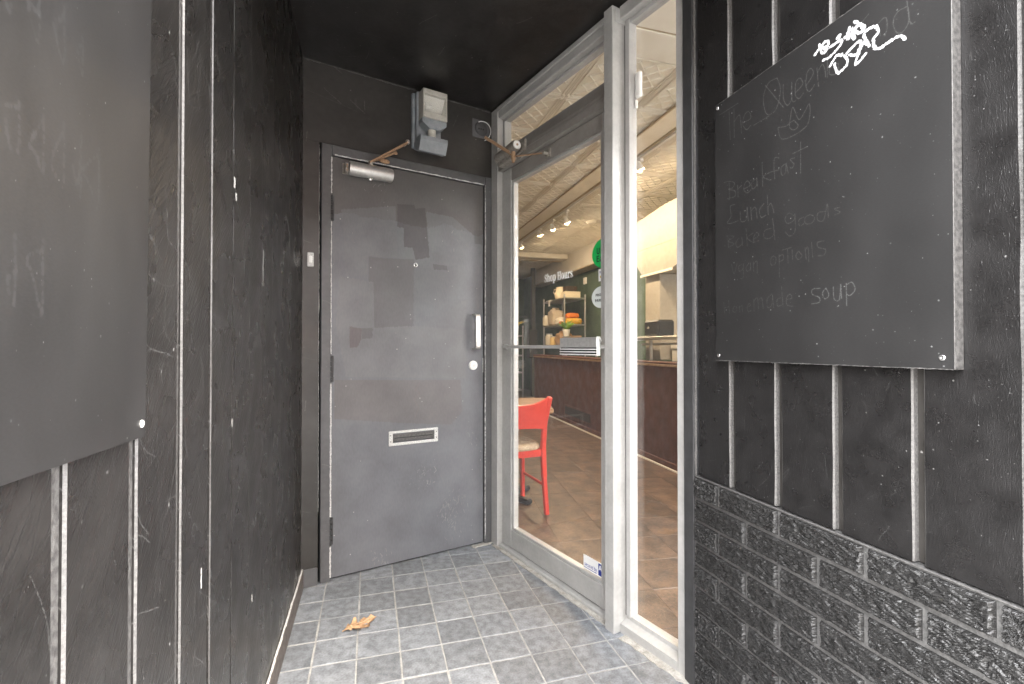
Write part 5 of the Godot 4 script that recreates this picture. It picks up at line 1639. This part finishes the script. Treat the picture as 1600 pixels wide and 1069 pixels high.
func chair_and_table() -> void:
	var t := Transform3D(Basis(Vector3.UP, deg_to_rad(6.0)), Vector3(0.93, 0.0075, -3.28))
	# chair: x across, -z forwards; the back is at +z
	var o := thing("chair", "red wooden cafe chair pushed up to the small table", "chair", Vector3.ZERO, t)
	var w := 0.195
	for s in [1.0, -1.0]:
		var b := MB.new()
		var pts := [Vector3(s * (w + 0.012), 0.0, 0.20), Vector3(s * w, 0.25, 0.185), Vector3(s * w, 0.46, 0.17), Vector3(s * w, 0.62, 0.19), Vector3(s * (w + 0.012), 0.80, 0.245)]
		for k in pts.size() - 1:
			post_piece(b, pts[k], pts[k + 1], 0.034 if k > 0 else 0.03, 0.034)
		part(o, "rear_leg", b.mesh(M.red))
		b = MB.new()
		post_piece(b, Vector3(s * (w - 0.005), 0.0, -0.17), Vector3(s * (w - 0.02), 0.44, -0.15), 0.028, 0.036)
		part(o, "front_leg", b.mesh(M.red))
		b = MB.new()
		post_piece(b, Vector3(s * (w - 0.006), 0.415, -0.15), Vector3(s * (w - 0.006), 0.415, 0.17), 0.024, 0.05)
		part(o, "rail", b.mesh(M.red))
		b = MB.new()
		post_piece(b, Vector3(s * (w - 0.004), 0.2, -0.16), Vector3(s * (w - 0.004), 0.2, 0.18), 0.016, 0.02)
		part(o, "stretcher", b.mesh(M.red))
	for z in [-0.155, 0.165]:
		boxpart(o, "rail", Vector3(-w + 0.012, 0.39, z - 0.012), Vector3(w - 0.012, 0.44, z + 0.012), M.red, 0.004)
	# seat: padded disc-cornered cushion
	var st := MB.new()
	var ring := []
	for k in 33:
		var a := TAU * k / 32
		ring.append(Vector2(signf(cos(a)) * pow(absf(cos(a)), 0.55), signf(sin(a)) * pow(absf(sin(a)), 0.55)))
	var lev := [[0.0, 0.44], [0.98, 0.44], [1.0, 0.452], [0.985, 0.468], [0.9, 0.482], [0.6, 0.492], [0.0, 0.494]]
	for i in lev.size() - 1:
		for k in 32:
			var q := []
			for e in [[i, k], [i, k + 1], [i + 1, k + 1], [i + 1, k]]:
				q.append(Vector3(ring[e[1]].x * 0.2 * lev[e[0]][0], lev[e[0]][1], ring[e[1]].y * 0.195 * lev[e[0]][0]))
			var out: Vector3 = (q[0] + q[2]) / 2.0 - Vector3(0, 0.455, 0)
			st.quad(q[0], q[1], q[2], q[3], out)
	part(o, "seat", st.mesh(M.seat))
	# curved back panel with a dipped top edge
	var bk := MB.new()
	var n := 14
	for k in n:
		var g := []
		for u in [float(k) / n, float(k + 1) / n]:
			var x: float = lerpf(-w - 0.004, w + 0.004, u)
			var dip: float = 0.045 * (1.0 - pow(absf(2 * u - 1), 2.2))
			var bow: float = 0.03 * (1.0 - pow(2 * u - 1, 2))
			g.append([Vector3(x, 0.806 - dip, 0.238 + bow), Vector3(x, 0.585 + dip * 0.35, 0.184 + bow)])
		var th := Vector3(0, -0.004, 0.016)
		bk.quad(g[0][0] + th, g[1][0] + th, g[1][1] + th, g[0][1] + th, Vector3(0, 0, 1))
		bk.quad(g[0][0], g[1][0], g[1][1], g[0][1], Vector3(0, 0, -1))
		bk.quad(g[0][0], g[1][0], g[1][0] + th, g[0][0] + th, Vector3.UP)
		bk.quad(g[0][1], g[1][1], g[1][1] + th, g[0][1] + th, Vector3.DOWN)
	part(o, "backrest", bk.mesh(M.red))
	# table
	var tt := Transform3D(Basis(Vector3.UP, deg_to_rad(-16.0)), Vector3(0.98, 0.0075, -3.55))
	var tb := thing("cafe_table", "small brown cafe table with rounded corners behind the red chair", "table", Vector3.ZERO, tt)
	var poly := PackedVector2Array()
	for c in [[1, 1], [-1, 1], [-1, -1], [1, -1]]:
		var a0: float = Vector2(c[0], c[1]).angle()
		for k in 7:
			var a := a0 - PI / 4 + PI / 2 * k / 6.0
			poly.append(Vector2(c[0] * 0.30, c[1] * 0.33) + Vector2(cos(a), sin(a)) * 0.045)
	var pm := MB.new()
	pm.prism(poly, 0.685, 0.715, 0.004, true)
	part(tb, "top", pm.mesh(M.table))
	var eb := MB.new()
	var big := PackedVector2Array()
	for p in poly:
		big.append(p * 1.006)
	eb.prism(big, 0.69, 0.705)
	part(tb, "edge_band", eb.mesh(M.wood_lip))
	var col := MB.new()
	col.tube([Vector3(0, 0.04, 0), Vector3(0, 0.684, 0)], [0.035], 14)
	part(tb, "column", col.mesh(M.black_iron))
	var ft := MB.new()
	for k in 2:
		ft.box(Vector3(-0.27, 0.0, -0.03), Vector3(0.27, 0.04, 0.03), 0.012, Transform3D(Basis(Vector3.UP, PI / 4 + PI / 2 * k), Vector3(0, 0.0008 * k, 0)))
	part(tb, "foot", ft.mesh(M.black_iron))

func post_piece(b: MB, p: Vector3, q: Vector3, wide: float, deep: float) -> void:
	var y := (q - p).normalized()
	var x := Vector3.RIGHT if absf(y.x) < 0.8 else Vector3.UP
	var z := x.cross(y).normalized()
	x = y.cross(z).normalized()
	b.box(Vector3(-wide / 2, -0.004, -deep / 2), Vector3(wide / 2, (q - p).length() + 0.004, deep / 2), 0.005, Transform3D(Basis(x, y, z), p))

const LAMP := 0.23

# ---------------------------------------------------------------- strokes on the menu board and patches on the door, as shares of their width and height
const CHALK := [[0.031,0.045,0.156,0.048],
	[0.097,0.057,0.104,0.166],
	[0.129,0.058,0.13,0.168],
	[0.13,0.108,0.159,0.094,0.17,0.109,0.177,0.169],
	[0.185,0.132,0.232,0.132,0.222,0.105,0.196,0.106,0.185,0.137,0.207,0.164,0.232,0.158],
	[0.25,0.164,0.337,0.163],
	[0.381,0.22,0.408,0.267,0.518,0.263,0.531,0.2,0.486,0.231,0.455,0.181,0.435,0.227,0.384,0.22],
	[0.461,0.224,0.44,0.226,0.443,0.244,0.463,0.255,0.48,0.248,0.461,0.224],
	[0.058,0.316,0.099,0.322,0.13,0.336,0.118,0.351,0.091,0.35,0.134,0.368,0.13,0.387,0.082,0.384],
	[0.095,0.326,0.098,0.386],
	[0.149,0.35,0.153,0.395],
	[0.152,0.364,0.176,0.357],
	[0.192,0.374,0.227,0.37,0.212,0.351,0.194,0.357,0.19,0.378,0.209,0.393,0.23,0.388],
	[0.258,0.357,0.237,0.364,0.241,0.387,0.265,0.38,0.265,0.355,0.27,0.387],
	[0.296,0.31,0.299,0.393],
	[0.335,0.356,0.302,0.361,0.341,0.384],
	[0.386,0.322,0.364,0.316,0.36,0.345,0.364,0.386],
	[0.342,0.356,0.386,0.361],
	[0.416,0.351,0.397,0.358,0.401,0.383,0.419,0.378,0.421,0.351,0.432,0.385],
	[0.462,0.345,0.442,0.344,0.459,0.363,0.451,0.374,0.438,0.367],
	[0.491,0.304,0.49,0.402],
	[0.454,0.329,0.523,0.328],
	[0.378,0.052,0.334,0.05,0.308,0.079,0.308,0.119,0.327,0.155,0.366,0.158,0.39,0.127,0.394,0.087,0.378,0.052],
	[0.316,0.05,0.409,0.162],
	[0.41,0.087,0.411,0.136,0.43,0.164,0.45,0.148,0.451,0.098,0.452,0.156,0.468,0.165],
	[0.468,0.139,0.502,0.126,0.49,0.102,0.471,0.108,0.468,0.145,0.485,0.164,0.507,0.155],
	[0.519,0.137,0.549,0.114,0.538,0.093,0.521,0.102,0.517,0.139,0.532,0.162,0.555,0.149],
	[0.565,0.103,0.571,0.162],
	[0.567,0.119,0.587,0.103,0.598,0.124,0.601,0.147],
	[0.609,0.079,0.608,0.15],
	[0.65,0.129,0.621,0.128,0.618,0.147,0.65,0.157,0.652,0.13],
	[0.132,0.417,0.102,0.418,0.107,0.455,0.083,0.474,0.101,0.482,0.153,0.482],
	[0.165,0.452,0.171,0.488,0.204,0.487,0.208,0.446,0.215,0.495],
	[0.229,0.451,0.235,0.497],
	[0.233,0.463,0.257,0.456,0.267,0.498],
	[0.305,0.454,0.281,0.47,0.289,0.498,0.315,0.496],
	[0.324,0.43,0.328,0.498],
	[0.327,0.472,0.344,0.463,0.359,0.498],
	[0.793,0.093,0.801,0.127],
	[0.794,0.09,0.811,0.085,0.821,0.092,0.822,0.118,0.815,0.134],
	[0.883,0.094,0.854,0.093,0.841,0.114,0.854,0.146,0.873,0.15,0.888,0.133,0.886,0.098],
	[0.883,0.08,0.89,0.132,0.897,0.145,0.907,0.145],
	[0.742,0.056,0.764,0.047]]
const FAINT := [[0.073,0.524,0.125,0.535,0.089,0.547,0.125,0.562,0.089,0.57],
	[0.085,0.526,0.089,0.57],
	[0.156,0.546,0.137,0.562,0.148,0.579,0.175,0.571,0.175,0.547,0.18,0.579],
	[0.201,0.521,0.208,0.585],
	[0.244,0.544,0.208,0.555,0.248,0.58],
	[0.248,0.566,0.275,0.558,0.264,0.546,0.248,0.557,0.25,0.577,0.278,0.576],
	[0.344,0.547,0.31,0.548,0.305,0.57,0.334,0.579,0.359,0.565,0.351,0.516,0.363,0.589],
	[0.459,0.529,0.433,0.515,0.415,0.529,0.427,0.547,0.459,0.542,0.462,0.524,0.463,0.577,0.438,0.59,0.415,0.572],
	[0.503,0.542,0.481,0.547,0.484,0.566,0.505,0.563],
	[0.533,0.541,0.51,0.545,0.511,0.564,0.538,0.568,0.551,0.554,0.533,0.541],
	[0.599,0.546,0.567,0.543,0.564,0.564,0.589,0.569,0.604,0.526,0.608,0.567],
	[0.654,0.546,0.633,0.547,0.654,0.56,0.633,0.564],
	[0.109,0.636,0.124,0.674,0.145,0.637],
	[0.174,0.645,0.155,0.651,0.159,0.669,0.181,0.663,0.183,0.646,0.182,0.694,0.162,0.696],
	[0.218,0.647,0.2,0.661,0.207,0.675,0.225,0.669,0.226,0.648,0.229,0.678],
	[0.243,0.646,0.246,0.682],
	[0.245,0.655,0.264,0.647,0.265,0.689],
	[0.353,0.641,0.34,0.651,0.343,0.67,0.362,0.67,0.368,0.651,0.353,0.641],
	[0.384,0.642,0.385,0.717],
	[0.385,0.648,0.402,0.644,0.405,0.66,0.385,0.666],
	[0.399,0.629,0.445,0.628],
	[0.426,0.629,0.429,0.679],
	[0.448,0.636,0.45,0.667],
	[0.478,0.644,0.466,0.658,0.477,0.671,0.494,0.662,0.478,0.644],
	[0.508,0.638,0.513,0.676],
	[0.511,0.646,0.521,0.64,0.525,0.685],
	[0.537,0.628,0.542,0.673],
	[0.591,0.632,0.563,0.632,0.566,0.647,0.596,0.659,0.588,0.674,0.56,0.672],
	[0.055,0.776,0.061,0.818],
	[0.088,0.77,0.094,0.82],
	[0.061,0.797,0.091,0.795],
	[0.123,0.795,0.115,0.812,0.134,0.818,0.141,0.8,0.123,0.795],
	[0.158,0.797,0.16,0.819],
	[0.161,0.801,0.173,0.796,0.177,0.818],
	[0.206,0.804,0.225,0.799,0.217,0.792,0.206,0.804,0.213,0.821,0.229,0.817],
	[0.245,0.779,0.246,0.821],
	[0.246,0.784,0.265,0.776,0.272,0.814],
	[0.273,0.784,0.29,0.778,0.298,0.815],
	[0.345,0.769,0.321,0.783,0.322,0.812,0.344,0.806,0.349,0.773,0.354,0.815],
	[0.39,0.785,0.372,0.791,0.376,0.811,0.395,0.809],
	[0.395,0.746,0.402,0.814],
	[0.42,0.793,0.445,0.79,0.437,0.777,0.42,0.788,0.423,0.811,0.454,0.817]]
const SOUP := [[0.572,0.771,0.541,0.771,0.539,0.786,0.569,0.799,0.567,0.813,0.536,0.815],
	[0.597,0.773,0.582,0.786,0.592,0.804,0.608,0.795,0.597,0.773],
	[0.626,0.772,0.629,0.807,0.649,0.811,0.655,0.768,0.658,0.81],
	[0.675,0.767,0.677,0.831],
	[0.677,0.771,0.697,0.766,0.708,0.787,0.69,0.802,0.677,0.798]]
const GRAFFITI := [[0.557,0.061,0.572,0.051,0.599,0.042,0.612,0.047,0.61,0.059,0.585,0.051,0.608,0.069,0.59,0.071],
	[0.574,0.034,0.586,0.07],
	[0.592,0.093,0.62,0.095,0.657,0.082,0.663,0.069,0.614,0.067],
	[0.646,0.056,0.658,0.051,0.653,0.065],
	[0.676,0.066,0.691,0.078,0.694,0.05,0.713,0.089,0.688,0.06],
	[0.704,0.053,0.713,0.087],
	[0.712,0.041,0.748,0.075,0.732,0.083,0.711,0.062,0.734,0.062,0.742,0.082],
	[0.619,0.124,0.646,0.105,0.681,0.126,0.683,0.148,0.65,0.157,0.636,0.125],
	[0.683,0.117,0.707,0.109,0.726,0.104,0.735,0.114,0.719,0.136,0.692,0.125],
	[0.742,0.115,0.715,0.161,0.753,0.15],
	[0.746,0.116,0.764,0.134,0.745,0.096,0.764,0.088,0.789,0.095,0.793,0.114,0.778,0.124,0.782,0.149,0.799,0.158,0.834,0.155,0.863,0.159,0.877,0.172]]
const DOOR_PATCHES := [[0.052,0.052,0.054,0.051,0.123,0.378,0.094,0.394,0.224,0.213,0.232,0.208,0.274,0.080,0.283,0.062,0.173],
	[0.052,0.053,0.057,0.580,0.096,0.769,0.100,0.985,0.158,0.985,0.217,0.941,0.277,0.934,0.320,0.812,0.323,0.769,0.215,0.613,0.195],
	[0.055,0.054,0.055,0.042,0.284,0.243,0.292,0.249,0.401,0.556,0.398,0.868,0.321,0.869,0.540,0.082,0.526,0.026,0.403],
	[0.036,0.034,0.034,0.213,0.229,0.313,0.230,0.503,0.225,0.498,0.399,0.249,0.406,0.243,0.292,0.214,0.293],
	[0.046,0.047,0.05,0.497,0.250,0.811,0.229,0.812,0.323,0.876,0.348,0.869,0.406,0.498,0.399],
	[0.018,0.016,0.016,0.390,0.088,0.503,0.083,0.505,0.093,0.574,0.087,0.607,0.216,0.510,0.226,0.491,0.196,0.434,0.196,0.433,0.147,0.391,0.147],
	[0.022,0.021,0.021,0.627,0.233,0.728,0.234,0.731,0.246,0.636,0.248],
	[0.034,0.026,0.025,0.102,0.404,0.175,0.408,0.172,0.434,0.147,0.455,0.103,0.455],
	[0.032,0.031,0.031,0.175,0.408,0.238,0.406,0.238,0.432,0.175,0.434],
	[0.03,0.029,0.029,0.926,0.128,0.993,0.125,0.993,0.165,0.933,0.165],
	[0.046,0.041,0.039,0.017,0.532,0.826,0.544,0.841,0.631,0.757,0.664,0.382,0.646,0.018,0.625]]
